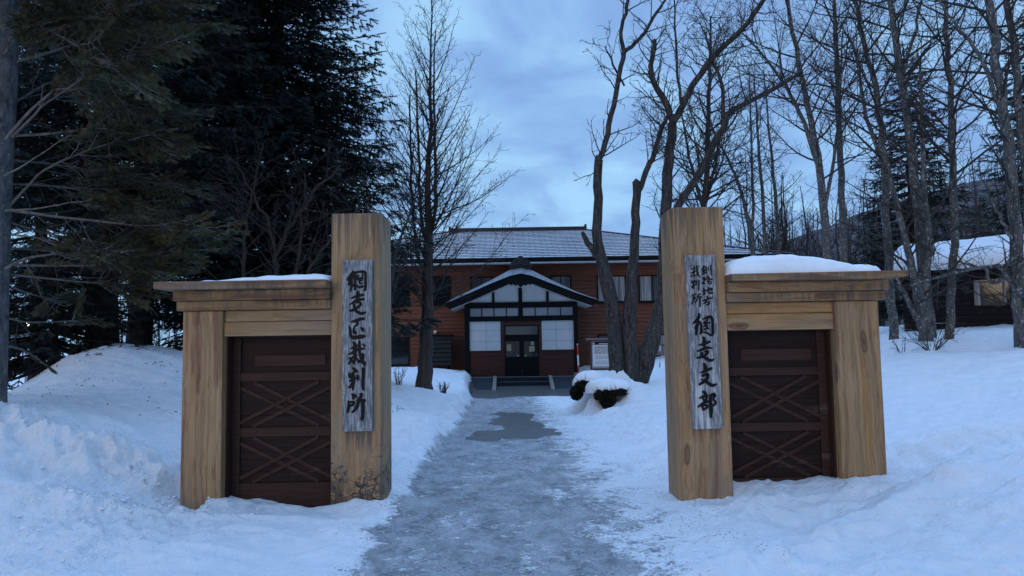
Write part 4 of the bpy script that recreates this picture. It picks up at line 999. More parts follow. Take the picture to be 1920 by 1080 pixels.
hb = MB().box(nx(1112.2), nx(1115.0), YN - .0235, YN - .0205, nz(645.4), nz(642.2)).box(nx(1123), nx(1152), YN - .0235, YN - .0205, nz(645.0), nz(643.6)).build('heading_mark', M['white'], sh)
for k in range(7):
    y = 649.6 + k * 2.05; x = 1114.5 + (1.5 if k == 0 else 0)
    while x < 1160:
        w = rnd.uniform(2.0, 5.5); tx.box(nx(x), nx(min(x + w, 1162)), YN - .0195, YN - .0165, nz(y + .95), nz(y)); x += w + rnd.uniform(.5, 1.6)
tx.build('print_line', M['ink'], sh)
for k, y in enumerate([666.2, 668.2, 669.6, 671.0, 672.4, 676.2, 678.2, 679.6, 681.0, 682.3]):
    x = 1116 + (4 if k == 5 else 0); e = (1152 if k == 5 else 1160)
    while x < e:
        w = rnd.uniform(1.5, 4); tg.box(nx(x), nx(min(x + w, e)), YN - .0195, YN - .0165, nz(y + .6), nz(y)); x += w + rnd.uniform(.3, .8)
tg.build('small_print', M['steel'], sh)

def snow_pole(px0, py0, px1, py1, Y, bands, label, r):
    a, b = U(px0, py0, Y), U(px1, py1, Y)
    ro = empty('snow_pole', b, label, 'marker pole', 'red and white snow marker poles')
    for k in range(len(bands)):
        p, q = a.lerp(b, sum(bands[:k]) / sum(bands)), a.lerp(b, sum(bands[:k + 1]) / sum(bands))
        MB().tube([p, q], r, 10).build('red_band' if k % 2 == 0 else 'white_band', M['red'] if k % 2 == 0 else M['white'], ro, True)
    MB().tube([a + Vector((0, 0, .03)), a], [r * .6, r * 1.15], 10).build('cap', M['white'], ro, True)
snow_pole(1082.8, 646, 1086, 722, 25.5, [1, 1, 1, 0.9], 'red and white striped pole standing in the snow beside the porch ramp', 0.028)
snow_pole(1238.2, 613, 1237, 693, 27.0, [1, 1, 1, 1, 1, 1, 1], 'thin red and white pole in the snow bank beside the right gate pillar', 0.020)

# ---------------------------------------------------------------- log shed on the right slope
M['shed'] = dark_wood('dark_log_wall', (0.014, 0.010, 0.010), 0, 0.6, 0.5)
sA, sB = Vector((12.15, 22.0, 0)), Vector((16.2, 19.2, 0))
sd_ = (sB - sA).normalized(); sn = Vector((-sd_.y, sd_.x, 0))        # along the wall / away from us
SL = 6.5
def sp(u, v, z): p = sA + sd_ * u + sn * v; return (p.x, p.y, z)
zb0, zt0 = 0.9, 3.62
shed = empty('log_shed', (*(sA + sd_ * 3)[:2], zb0), 'dark log shed with a snow loaded roof on the right slope behind the trees', 'shed')
lg = MB(); z = zb0
while z < zt0 - .05:
    t = min(z + 0.17, zt0)
    for (u0, v0, u1, v1) in ((0, 0, SL, 0), (0, 0, 0, 4.2)):
        if v1 == 0: q = [sp(-.06, -.0, z), sp(SL, -.0, z), sp(SL, .14, z), sp(-.06, .14, z)]; w = [sp(-.06, -.035, z + .085), sp(SL, -.035, z + .085), sp(SL, .14, z + .085), sp(-.06, .14, z + .085)]; e = [sp(-.06, -.0, t - .012), sp(SL, -.0, t - .012), sp(SL, .14, t - .012), sp(-.06, .14, t - .012)]
        else: q = [sp(0, .141, z), sp(.14, .141, z), sp(.14, 4.2, z), sp(0, 4.2, z)]; w = [sp(-.035, .141, z + .085), sp(.14, .141, z + .085), sp(.14, 4.2, z + .085), sp(-.035, 4.2, z + .085)]; e = [sp(0, .141, t - .012), sp(.14, .141, t - .012), sp(.14, 4.2, t - .012), sp(0, 4.2, t - .012)]
        lg.hexa(q + w); lg.hexa(w + e)
    z = t
lg.build('wall', M['shed'], shed)
zr = 4.25
MB().hexa([sp(-.32, -.55, zt0 - .14), sp(SL + .5, -.55, zt0 - .14), sp(SL + .5, 2.2, zr - .1), sp(-.32, 2.2, zr - .1), sp(-.32, -.55, zt0 - .02), sp(SL + .5, -.55, zt0 - .02), sp(SL + .5, 2.2, zr + .02), sp(-.32, 2.2, zr + .02)]).hexa([sp(-.32, 2.201, zr - .1), sp(SL + .5, 2.201, zr - .1), sp(SL + .5, 4.9, zt0 - .14), sp(-.32, 4.9, zt0 - .14), sp(-.32, 2.201, zr + .02), sp(SL + .5, 2.201, zr + .02), sp(SL + .5, 4.9, zt0 - .02), sp(-.32, 4.9, zt0 - .02)]).build('roof', M['black'], shed)
wf = MB(); u0, u1, z0, z1 = 1.75, 3.85, 2.35, 3.20
for (a, b, c, d) in ((u0, u1, z1 - .05, z1), (u0, u1, z0, z0 + .05), (u0, u0 + .05, z0 + .05, z1 - .05), (u1 - .05, u1, z0 + .05, z1 - .05), ((u0 + u1) / 2 - .03, (u0 + u1) / 2 + .03, z0 + .05, z1 - .05)):
    wf.hexa([sp(a, -.07, c), sp(b, -.07, c), sp(b, 0.0, c), sp(a, 0.0, c), sp(a, -.07, d), sp(b, -.07, d), sp(b, 0.0, d), sp(a, 0.0, d)])
w = wf.build('window', M['black'], shed)
MB().hexa([sp(u0 + .03, -.05, z0 + .03), sp(u1 - .03, -.05, z0 + .03), sp(u1 - .03, -.036, z0 + .03), sp(u0 + .03, -.036, z0 + .03), sp(u0 + .03, -.05, z1 - .03), sp(u1 - .03, -.05, z1 - .03), sp(u1 - .03, -.036, z1 - .03), sp(u0 + .03, -.036, z1 - .03)]).build('pane', M['glass'], w)
for a, b in ((u0 + .05, u0 + .20), (u0 + .74, u0 + .82)):
    MB().hexa([sp(a, -.054, z0 + .06), sp(b, -.054, z0 + .06), sp(b, -.0505, z0 + .06), sp(a, -.0505, z0 + .06), sp(a, -.054, z1 - .06), sp(b, -.054, z1 - .06), sp(b, -.0505, z1 - .06), sp(a, -.0505, z1 - .06)]).build('curtain_reflection', M['curtain_reflection'], w)
# the snow on its roof
def shed_snow():
    nu, nv = 60, 20
    P, Bt = [], []
    for i in range(nu):
        for j in range(nv):
            u, v = -0.42 + (SL + 1.0) * i / (nu - 1), -0.70 + 3.4 * j / (nv - 1)
            zr_ = zt0 - .02 + (min(v, 2.2) + .55) / 2.75 * (zr - zt0 + .04) if v <= 2.2 else zr + .02 - (v - 2.2) * .5
            ed = min(i / (nu - 1) * (SL + 1.2), (nu - 1 - i) / (nu - 1) * (SL + 1.2), j / (nv - 1) * 3.4 + .03, 1)
            r = math.sqrt(max(0, 1 - (1 - min(1, ed / .32)) ** 2))
            th = 0.36 * r * (1 + .25 * float(fbm(np.array([u * .8]), np.array([v * .8]), 5, 3)[0]))
            sag = 0.10 * max(0, (-.5 - v) / .2)
            P.append(sp(u, v, zr_ + th + .004 - sag * .4)); Bt.append(sp(u, v, zr_ + .003 - sag))
    n = nu * nv; g = lambda i, j: i * nv + j
    q = [(g(i, j), g(i + 1, j), g(i + 1, j + 1), g(i, j + 1)) for i in range(nu - 1) for j in range(nv - 1)]
    q += [tuple(n + k for k in f[::-1]) for f in q]
    rim = [g(i, 0) for i in range(nu)] + [g(nu - 1, j) for j in range(1, nv)] + [g(i, nv - 1) for i in range(nu - 2, -1, -1)] + [g(0, j) for j in range(nv - 2, 0, -1)]
    q += [(rim[k], n + rim[k], n + rim[(k + 1) % len(rim)], rim[(k + 1) % len(rim)]) for k in range(len(rim))]
    o = MB().add(P + Bt, q).build('roof_snow', M['snow'], None, True, org=sp(3, 1, zt0)); tag(o, 'deep smooth snow lying on the roof of the dark log shed', 'snow')
shed_snow()
# ---------------------------------------------------------------- bare trees
M['bark_grey'] = bark('grey_lichen_bark', (0.042, 0.041, 0.042), (0.15, 0.145, 0.14), 0.85, 2.5, (0.36, 0.37, 0.35))
M['bark_dark'] = bark('dark_furrowed_bark', (0.016, 0.015, 0.015), (0.095, 0.085, 0.08), 0.45, 1.6, (0.20, 0.20, 0.185))
M['bark_larch'] = bark('brown_larch_bark', (0.028, 0.021, 0.017), (0.12, 0.092, 0.075), 0.0, 1.2)
M['bark_fir'] = bark('mottled_fir_bark', (0.055, 0.052, 0.055), (0.21, 0.20, 0.20), 0.5, 5.0)
M['bark_spruce'] = bark('dark_spruce_bark', (0.012, 0.009, 0.008), (0.050, 0.036, 0.030), 0.0, 1.8)
M['twig'] = bark('dark_twig_bark', (0.030, 0.026, 0.025), (0.085, 0.074, 0.068))
M['twig_pale'] = bark('pale_twig_bark', (0.07, 0.055, 0.042), (0.17, 0.135, 0.10))
M['twig_brown'] = bark('brown_twig_bark', (0.035, 0.026, 0.020), (0.085, 0.062, 0.048))
M['dead_wood'] = bark('broken_wood', (0.05, 0.036, 0.026), (0.15, 0.11, 0.08))

class TR:
    """collects branches and turns them into one mesh"""
    def __init__(self): self.g = {}
    def add(self, pts, rad, n): self.g.setdefault((len(pts), n), []).append((pts, rad))
    def mesh(self, name, org):
        VV, QQ, o = [], [], 0
        for (k, n), lst in self.g.items():
            P = np.array([a for a, _ in lst], float) - np.array(org); Rr = np.array([b for _, b in lst], float)
            v, q = tubes(P, Rr, n); VV.append(v); QQ.append(q + o); o += len(v)
        return fast_mesh(name, np.concatenate(VV), np.concatenate(QQ))

def vnorm(a):
    l = math.sqrt(a[0] * a[0] + a[1] * a[1] + a[2] * a[2]) + 1e-9
    return (a[0] / l, a[1] / l, a[2] / l)
def vperp(d, rng):
    while True:
        r = (rng.gauss(0, 1), rng.gauss(0, 1), rng.gauss(0, 1))
        k = r[0] * d[0] + r[1] * d[1] + r[2] * d[2]
        p = (r[0] - k * d[0], r[1] - k * d[1], r[2] - k * d[2])
        if p[0] ** 2 + p[1] ** 2 + p[2] ** 2 > 0.05: return vnorm(p)

def grow(T, p, d, L, r, lvl, cfg, rng, rmin):
    c = cfg[lvl]; k = c['seg']; st = L / k; pts = [p]; ds = [d]
    for i in range(k):
        w = c['wob']
        d = vnorm((d[0] + rng.gauss(0, w), d[1] + rng.gauss(0, w), d[2] + rng.gauss(0, w) + c['up']))
        p = (p[0] + d[0] * st, p[1] + d[1] * st, p[2] + d[2] * st); pts.append(p); ds.append(d)
    e = c.get('end', 0.3)
    rad = [max(rmin, r * (1 - (1 - e) * i / k)) for i in range(k + 1)]
    T.add(pts, rad, c['n'])
    if lvl + 1 < len(cfg):
        n = cfg[lvl + 1]; cnt = max(1, int(L * n['per'] + rng.random())); t0 = n.get('t0', 0.2)
        sgn = rng.random() * 6.28
        for j in range(cnt):
            t = t0 + (1 - t0) * (j + rng.random()) / cnt; q = min(t * k, k - 1e-4); i = int(q); f = q - i
            bp = tuple(pts[i][m] + (pts[i + 1][m] - pts[i][m]) * f for m in range(3)); bd = ds[i + 1]
            pr = vperp(bd, rng); a = R(n['ang'] * rng.uniform(.75, 1.25)); ca, sa = math.cos(a), math.sin(a)
            cd = vnorm((bd[0] * ca + pr[0] * sa, bd[1] * ca + pr[1] * sa, bd[2] * ca + pr[2] * sa))
            cl = L * n['ratio'] * (1 - n.get('taper', .5) * t) * rng.uniform(.6, 1.25)
            grow(T, bp, cd, max(cl, n.get('min', .12)), (rad[i]) * n.get('rr', .55), lvl + 1, cfg, rng, rmin)

def stem_curve(px, Y, dy=0.0, sub=4, rng=None, jit=0.0, zfix=None):
    """pixel polyline [(x, y, width)] at depth Y -> smooth centre line and radii"""
    P = [U(x, y, Y + dy * i / max(1, len(px) - 1)) for i, (x, y, w) in enumerate(px)]
    W = [w * Y / FPX / 2 for _, _, w in px]
    P = np.array([tuple(p) for p in P]); W = np.array(W)
    if len(P) == 2: P = np.array([P[0], (P[0] + P[1]) / 2, P[1]]); W = np.array([W[0], W[:2].mean(), W[1]])
    t = np.arange(len(P)); tt = np.linspace(0, len(P) - 1, (len(P) - 1) * sub + 1)
    out = []
    for x in tt:
        i = min(int(x), len(P) - 2); f = x - i
        p0, p1, p2, p3 = P[max(i - 1, 0)], P[i], P[i + 1], P[min(i + 2, len(P) - 1)]
        out.append(0.5 * (2 * p1 + (p2 - p0) * f + (2 * p0 - 5 * p1 + 4 * p2 - p3) * f * f + (3 * p1 - p0 - 3 * p2 + p3) * f ** 3))
    out = np.array(out); rr = np.interp(tt, t, W)
    if jit and rng:
        for i in range(1, len(out)): out[i] += np.array([rng.gauss(0, jit), rng.gauss(0, jit), 0])
    return out, rr

def side_branches(T, C, rr, cfg, rng, n, t0, t1, Lf, ang, rmin, rf=0.45, rcap=0.05, fwd=None):
    """primary branches along a stem; Lf(t) gives their length"""
    az = rng.random() * 6.28; m = len(C) - 1
    for j in range(n):
        t = t0 + (t1 - t0) * (j + rng.random() * .9) / n; q = min(t * m, m - 1e-4); i = int(q); f = q - i
        p = C[i] * (1 - f) + C[i + 1] * f; d = C[i + 1] - C[i]; d = d / (np.linalg.norm(d) + 1e-9)
        az += 2.4 + rng.gauss(0, .4); a = R(ang(t) if callable(ang) else ang) * rng.uniform(.82, 1.2)
        h = np.array([math.cos(az), math.sin(az), 0]); h -= d * h.dot(d); h /= np.linalg.norm(h)
        dd = d * math.cos(a) + h * math.sin(a)
        L = Lf(t) * rng.uniform(.65, 1.2)
        grow(T, tuple(p), vnorm(tuple(dd)), L, min(rcap, rr[i] * rf) * min(1, .5 + L / 4), 0, cfg, rng, rmin)

def tree(name, label, cat, stems, Y, bark_m, twig_m, cfg, seed, n, Lf, ang, t0=0.25, group=None, rmin=0.005, jit=0.02, extra=None, rcap=0.05, sides=12, rf=.45, base_drop=0.35, wk=1.0):
    rng = random.Random(seed)
    b = U(stems[0][0][0], stems[0][0][1], Y)
    base = (b.x, b.y, gz(b.x, b.y))
    root = empty(name, base, label, cat, group)
    Tt, Tb = TR(), TR()
    for si, s in enumerate(stems):
        if s[-1][1] < 25 and s[-1][2] > 2.5:                       # the stem goes on above the frame and thins out
            (xa, ya, wa), (xb, yb, wb) = s[-2], s[-1]; k = 110 / max(30, abs(ya - yb)); dx, dy = (xb - xa) * k, (yb - ya) * k
            s = s + [(xb + dx * .8, yb + dy, wb * .6), (xb + dx * 1.2 + 8, yb + dy * 2.1, wb * .3), (xb + dx * 1.4, yb + dy * 3, 1.2)]
        C, rr = stem_curve(s, Y, rng=rng, jit=jit); rr = rr * wk
        C = C + (0 if si == 0 else 1) * np.array([0, rng.uniform(-.12, .12), 0])
        if si == 0 or s[0][1] > stems[0][0][1] - 25:
            lo = C[0].copy(); lo[2] = min(lo[2], gz(lo[0], lo[1])) - base_drop
            C = np.concatenate([[lo], C]); rr = np.concatenate([[rr[0] * 1.25], rr]); rr[1] *= 1.12
        Tt.add(C.tolist(), rr.tolist(), sides)
        # closed tip
        tip = C[-1] + (C[-1] - C[-2]) / (np.linalg.norm(C[-1] - C[-2]) + 1e-9) * rr[-1] * .8
        Tt.add([C[-1].tolist(), tip.tolist()], [rr[-1], rr[-1] * .15], sides)
        k = n[si] if isinstance(n, (list, tuple)) else n
        if k: side_branches(Tb, C, rr, cfg, rng, k, t0[si] if isinstance(t0, (list, tuple)) else t0, 1.0, Lf, ang, rmin, rcap=rcap, rf=rf)
    if extra: extra(Tb, rng)
    link('trunk', Tt.mesh('trunk', base), bark_m, root)
    if Tb.g: link('branches', Tb.mesh('branches', base), twig_m, root)
    return root

ALDER = [dict(seg=6, wob=.10, up=.05, n=5, end=.25), dict(seg=4, wob=.16, up=.05, n=4, per=4.0, ang=42, ratio=.42, t0=.22, rr=.5), dict(seg=3, wob=.22, up=.04, n=3, per=6.2, ang=45, ratio=.45, t0=.2, rr=.6, min=.16)]
ALDER2 = [dict(seg=6, wob=.10, up=.07, n=4, end=.25), dict(seg=4, wob=.17, up=.05, n=3, per=3.6, ang=42, ratio=.45, t0=.25, rr=.5), dict(seg=2, wob=.2, up=.03, n=3, per=4.6, ang=45, ratio=.45, t0=.2, rr=.6, min=.2)]
LARCH = [dict(seg=8, wob=.07, up=.075, n=4, end=.2), dict(seg=4, wob=.14, up=.05, n=3, per=5.5, ang=44, ratio=.23, t0=.12, rr=.5, taper=.6, min=.25), dict(seg=2, wob=.2, up=.03, n=3, per=4.0, ang=38, ratio=.45, t0=.2, rr=.7, min=.12)]
SPARSE = [dict(seg=6, wob=.17, up=.10, n=5, end=.3), dict(seg=4, wob=.22, up=.08, n=4, per=3.4, ang=48, ratio=.40, t0=.25, rr=.55), dict(seg=3, wob=.25, up=.05, n=3, per=2.6, ang=45, ratio=.45, t0=.3, rr=.6, min=.15)]
SHRUB = [dict(seg=6, wob=.13, up=.05, n=4, end=.3), dict(seg=4, wob=.2, up=.05, n=3, per=3.0, ang=38, ratio=.45, t0=.3, rr=.6), dict(seg=3, wob=.22, up=.03, n=3, per=3.5, ang=40, ratio=.45, t0=.25, rr=.6, min=.1)]

# the larch in front of the building, several leaders
tree('larch_tree', 'tall bare larch with several straight leaders, in front of the building left of the path', 'tree',
     [[(795, 732, 32), (799, 650, 26), (801, 560, 22), (803, 470, 18), (804, 350, 11), (806, 200, 6), (808, 60, 3), (808, -60, 2)],
      [(803, 470, 7), (791, 430, 7), (786, 340, 6), (783, 230, 4), (780, 130, 2.5)],
      [(804, 450, 7), (817, 400, 7), (816, 300, 6), (814, 180, 4), (817, 60, 2)],
      [(800, 520, 6), (779, 460, 6), (774, 380, 5), (771, 280, 4), (768, 180, 2)]],
     22.0, M['bark_larch'], M['twig'], LARCH, 11, [96, 22, 22, 22], lambda t: 4.3 * (1 - t) ** 0.8 + 0.5, lambda t: 68 - 30 * t, [0.26, .1, .1, .1], rmin=0.0046, rcap=.024)

# the forked tree right of the path
def broken(Tb, rng): pass
tree('forked_tree', 'dark tree with three furrowed trunks and broken limbs, right of the path', 'tree',
     [[(1158, 705, 32), (1151, 600, 27), (1138, 530, 27), (1120, 455, 19), (1121, 370, 17), (1122, 300, 16), (1127, 294, 11), (1142, 235, 10.5), (1158, 160, 9.5), (1171, 98, 9)],
      [(1186, 722, 30), (1182, 640, 26), (1181, 570, 26), (1188, 480, 18), (1191, 400, 16), (1192, 342, 15)],
      [(1196, 724, 34), (1214, 668, 36), (1232, 610, 30), (1246, 540, 26), (1247, 470, 24), (1250, 390, 21), (1256, 300, 19), (1262, 230, 17)],
      [(1171, 98, 9), (1166, 60, 7), (1176, 10, 7), (1183, -40, 6)], [(1172, 96, 8), (1195, 76, 7), (1212, 55, 7), (1232, 22, 6), (1262, -20, 4)],
      [(1120, 482, 14), (1104, 455, 11), (1093, 436, 7)],
      [(1192, 375, 9), (1212, 320, 11), (1226, 290, 10), (1243, 235, 9), (1254, 215, 7)],
      [(1262, 230, 13), (1247, 192, 13), (1222, 140, 10), (1228, 75, 8)],
      [(1262, 230, 13), (1280, 198, 13), (1306, 150, 12), (1340, 104, 11), (1388, 58, 10), (1425, 10, 9), (1450, -40, 7)],
      [(1240, 460, 16), (1262, 400, 15), (1306, 330, 13), (1352, 245, 12), (1366, 213, 10), (1412, 188, 9), (1464, 160, 8), (1500, 138, 6)],
      [(1357, 232, 8), (1354, 165, 7), (1340, 120, 5), (1322, 60, 4)],
      [(1171, 160, 4), (1150, 120, 4), (1135, 85, 2)], [(1280, 198, 6), (1270, 120, 5), (1266, 20, 3), (1262, -30, 2)], [(1230, 600, 9), (1250, 560, 6), (1262, 520, 3)]],
     23.0, M['bark_dark'], M['twig'], SPARSE, 21, [16, 0, 14, 12, 13, 0, 16, 24, 40, 40, 20, 6, 18, 4], lambda t: 1.6 * (1 - .3 * t), 52, [.55, .5, .5, .2, .2, 0, .3, .2, .2, .25, .2, .3, .2, .3], rmin=0.0065, jit=.018, rcap=.03, sides=14)
# second thin tree behind the forked one
TREES = 'bare grey trees on the right slope'
tree('bare_tree', 'bushy bare tree rising behind the right gate pillar', 'tree', [[(1318, 640, 15), (1320, 500, 13), (1322, 385, 12), (1328, 250, 9), (1330, 120, 6), (1332, 30, 3)], [(1322, 400, 8), (1300, 330, 6), (1285, 260, 4), (1275, 190, 2)], [(1323, 380, 8), (1342, 310, 6), (1352, 240, 3)]],
     31.0, M['bark_dark'], M['twig'], ALDER2, 31, [52, 22, 22], lambda t: 3.5 * (1 - .5 * t), 58, [.32, .1, .1], rmin=.008)
spec = [
 ('slim bare tree, leftmost of the three thin stems right of the right pillar top', [[(1416, 640, 12), (1411, 475, 10), (1400, 400, 8), (1380, 330, 6), (1352, 275, 4)], [(1414, 480, 7), (1411, 350, 6), (1408, 220, 4), (1404, 120, 2)]], 33, [8, 12], 1.7),
 ('slim bare tree, middle one of the three thin stems right of the right pillar top', [[(1440, 640, 11), (1436, 480, 9), (1428, 350, 7), (1420, 230, 5), (1412, 130, 2)]], 33.5, [18], 1.6),
 ('slim bare tree, rightmost of the three thin stems right of the right pillar top', [[(1466, 640, 11), (1461, 470, 9), (1450, 330, 7), (1440, 220, 4), (1432, 130, 2)]], 34, [18], 1.6),
 ('tall bare tree with a high left leaning limb, left of the thick row', [[(1556, 650, 22), (1552, 480, 18), (1545, 400, 17), (1533, 290, 15), (1516, 200, 12), (1492, 90, 10), (1472, -30, 7)], [(1540, 320, 10), (1510, 230, 9), (1475, 160, 7), (1430, 100, 5), (1395, 60, 3)], [(1545, 400, 8), (1560, 300, 7), (1572, 180, 5), (1580, 60, 3)]], 24, [20, 14, 10], 3.0),
 ('straight bare tree standing just right of the left leaning one', [[(1588, 650, 18), (1582, 470, 16), (1577, 330, 14), (1573, 200, 12), (1566, 70, 9), (1562, -40, 6)]], 25, [30], 2.9),
 ('tall bare tree bending left at the top, behind the right gate corner', [[(1676, 645, 19), (1670, 540, 18), (1664, 430, 17), (1655, 300, 15), (1643, 190, 13), (1624, 90, 10), (1604, 10, 8), (1596, -50, 6)], [(1655, 300, 9), (1628, 220, 8), (1608, 110, 6), (1590, 60, 4)]], 19.5, [24, 10], 2.5),
 ('lichen spotted bare tree leaning left in front of the dark spruce top', [[(1745, 650, 26), (1733, 530, 21), (1722, 400, 20), (1706, 260, 18), (1690, 140, 16), (1676, 50, 13), (1664, -30, 10)], [(1690, 140, 8), (1712, 60, 6), (1730, -20, 4)]], 18.2, [24, 6], 2.4),
 ('bare tree forking near the ground beside the left end of the shed', [[(1738, 648, 30), (1730, 590, 28), (1715, 520, 17), (1698, 450, 14), (1676, 360, 11), (1652, 270, 8)], [(1734, 600, 20), (1736, 520, 18), (1742, 450, 15), (1732, 350, 12), (1728, 220, 8), (1722, 100, 4)], [(1722, 600, 15), (1700, 560, 10), (1682, 520, 7)]], 17.6, [10, 12, 3], 2.0),
 ('straight slender bare tree with level side branches before the shed', [[(1779, 640, 18), (1784, 540, 16.5), (1788, 430, 15.5), (1786, 300, 14), (1781, 180, 12), (1776, 60, 10), (1772, -40, 7)]], 17.8, [34], 2.6),
 ('thick lichen spotted tree at the right edge, left trunk of the pair', [[(1917, 650, 28), (1912, 540, 27), (1904, 430, 25), (1892, 300, 23), (1876, 170, 20), (1862, 60, 18), (1850, -40, 14)], [(1880, 200, 11), (1850, 120, 9), (1810, 60, 7), (1770, 10, 4)]], 15.5, [18, 12], 2.6),
 ('thick tree at the right edge, right trunk of the pair', [[(1945, 640, 24), (1932, 430, 20), (1922, 300, 18), (1905, 150, 16), (1893, 30, 14), (1886, -50, 11)]], 16.5, [22], 2.6),
 ('crooked low tree with bent arms crossing the shed window', [[(1975, 640, 20), (1950, 575, 18), (1905, 540, 15), (1884, 512, 13), (1872, 498, 12)], [(1890, 520, 10), (1862, 530, 8), (1846, 505, 6)], [(1878, 500, 10), (1896, 475, 9), (1880, 435, 8), (1866, 405, 6), (1845, 370, 4)], [(1872, 498, 9), (1820, 505, 7), (1760, 520, 6), (1712, 535, 3)]], 15.2, [4, 4, 8, 8], 1.4),
]
for i, (lab, stems, Y, n, L) in enumerate(spec):
    tree('bare_tree', lab, 'tree', stems, Y, M['bark_grey'], M['twig'], ALDER if Y < 20 else ALDER2, 100 + i, [int(k * 1.7) for k in n], (lambda L: (lambda t: L * (1 - .45 * t) + .3))(L), lambda t: 66 - 18 * t, .30 if Y < 30 else .25, TREES, wk=.86, rmin=.0042 if Y < 20 else .006, rcap=.036)

# bare understory tree before the spruces
tree('understory_tree', 'thin many stemmed bare tree rising behind the left gate in front of dark spruces', 'tree',
     [[(500, 640, 10), (515, 520, 8), (520, 470, 7), (548, 420, 6), (590, 360, 5), (640, 310, 3)], [(470, 640, 9), (460, 520, 7), (461, 430, 6), (478, 350, 4), (495, 270, 2)], [(520, 500, 6), (500, 420, 5), (470, 360, 4), (440, 300, 2)], [(560, 640, 8), (562, 540, 7), (600, 470, 5), (640, 420, 4), (700, 360, 2)], [(530, 640, 7), (556, 500, 6), (566, 400, 4), (574, 320, 2)]],
     12.5, M['twig_brown'], M['twig_brown'], ALDER, 51, [18, 16, 12, 16, 14], lambda t: 1.25 * (1 - .4 * t), 55, .15, rmin=.0035, rcap=.014, sides=8)
# bare twiggy tree half behind the left pillar
tree('sapling', 'thin dark sapling spreading over the left side of the building front', 'tree', [[(716, 720, 9), (725, 600, 8), (742, 480, 6), (770, 400, 4), (800, 330, 2)], [(722, 650, 6), (700, 500, 5), (690, 380, 3)], [(728, 590, 6), (748, 520, 4), (772, 470, 2)]],
     16.0, M['twig'], M['twig'], ALDER2, 61, [16, 10, 10], lambda t: 1.3 * (1 - .4 * t), 52, .25, rmin=.0045, rcap=.012, sides=7)

# shrubs: bare stems fanning from the snow
def bush(name, label, px, py, Y, ns, H, spread, mat, seed, cat='shrub', rmin=.004, lean=(0, 0), cfg=SHRUB, r0=.012, group=None):
    rng = random.Random(seed); b = U(px, py, Y); base = (b.x, b.y, gz(b.x, b.y)); T = TR()
    for i in range(ns):
        a = rng.random() * 6.28; s = rng.uniform(.15, 1) * spread
        d = vnorm((math.cos(a) * s + lean[0], math.sin(a) * s + lean[1], 1))
        o = rng.uniform(0, .09)
        grow(T, (base[0] + math.cos(a) * o, base[1] + math.sin(a) * o, base[2] - .06), d, H * rng.uniform(.6, 1.1), r0 * rng.uniform(.6, 1), 0, cfg, rng, rmin)
    me = T.mesh(name, base); o = link(name, me, mat); o.location = base
    return tag(o, label, cat, group)
bush('bare_shrub', 'leafless shrub with spreading brown stems in the snow before the shed', 1748, 668, 16.2, 22, 1.0, 1.9, M['twig_brown'], 3)
bush('bare_shrub', 'small leafless shrub low against the right gate corner', 1690, 655, 16.8, 6, 0.6, 1.8, M['twig_brown'], 4)
bush('dead_stems', 'clump of dry upright stems in the snow left of the larch trunk', 748, 727, 20.5, 14, 0.62, .55, M['twig_pale'], 6, 'plant')
bush('dead_stems', 'small dry leafy stub in the snow just right of the larch trunk', 831, 731, 21.5, 16, 0.42, .35, M['twig_brown'], 7, 'plant', r0=.02)
bush('fallen_twigs', 'dark spiky twig lying on the snow beside the left gate pillar', 738, 752, 13.5, 7, 0.26, 3.0, M['twig'], 8, 'twigs')
for i, (px, py, Y, H, lab) in enumerate([(1455, 640, 40, 9.0, 'pale fan shaped bush tree just right of the right gate pillar top'), (1500, 640, 42, 9.5, 'pale fan shaped bush tree between the thin stems and the tall row')]):
    bush('bush_tree', lab, px, py, Y, 16, H * .72, .6, M['twig_brown'], 40 + i, 'tree', .011, cfg=[dict(seg=7, wob=.06, up=.05, n=4, end=.3), dict(seg=4, wob=.12, up=.07, n=3, per=1.6, ang=28, ratio=.4, t0=.2, rr=.6), dict(seg=2, wob=.15, up=.05, n=3, per=1.8, ang=30, ratio=.4, t0=.2, rr=.7, min=.3)], r0=.06)

# ---------------------------------------------------------------- conifers
M['spruce'] = needles('spruce_needles', (0.010, 0.016, 0.014), (0.032, 0.042, 0.034))
M['fir'] = needles('fir_needles', (0.036, 0.037, 0.017), (0.125, 0.112, 0.055))
M['bough'] = bark('grey_bough_bark', (0.08, 0.07, 0.062), (0.25, 0.22, 0.195), 0.3)

def shoot_proto(n, wid, zz=0.25):
    """a needle covered shoot of unit length along +x: V (m,3), T (k,3)"""
    V, T = [], []
    def tri(a, b, c): T.append((len(V), len(V) + 1, len(V) + 2)); V.extend([a, b, c])
    h = wid * .16
    tri((0, -h, 0), (0, h, 0), (1.0, 0, 0)); tri((0, 0, -h), (0, 0, h), (1.0, 0, 0))
    for i in range(n):
        t = (i + .2) / n * .93
        s = 1 - .55 * (t - .4) ** 2 if t > .2 else .9
        for sg, z in ((1, zz), (-1, zz), (1, -zz * .6), (-1, -zz * .4)):
            bw = .42 / n
            tri((t - bw, 0, 0), (t + bw, 0, 0), (t + wid * .75 * s, sg * wid * .5 * s * (1 if abs(z) < .3 else .8), z * wid * s))
    return np.array(V), np.array(T)

def frames(D, roll):
    """orthonormal frames with x along D (N,3) and roll angles"""
    D = D / (np.linalg.norm(D, axis=1, keepdims=True) + 1e-9)
    up = np.tile(np.array([[0, 0, 1.0]]), (len(D), 1)); up[np.abs(D[:, 2]) > .95] = (1, 0, 0)
    y = np.cross(up, D); y /= np.linalg.norm(y, axis=1, keepdims=True); z = np.cross(D, y)
    c, s = np.cos(roll)[:, None], np.sin(roll)[:, None]
    return np.stack([D, y * c + z * s, -y * s + z * c], 2)

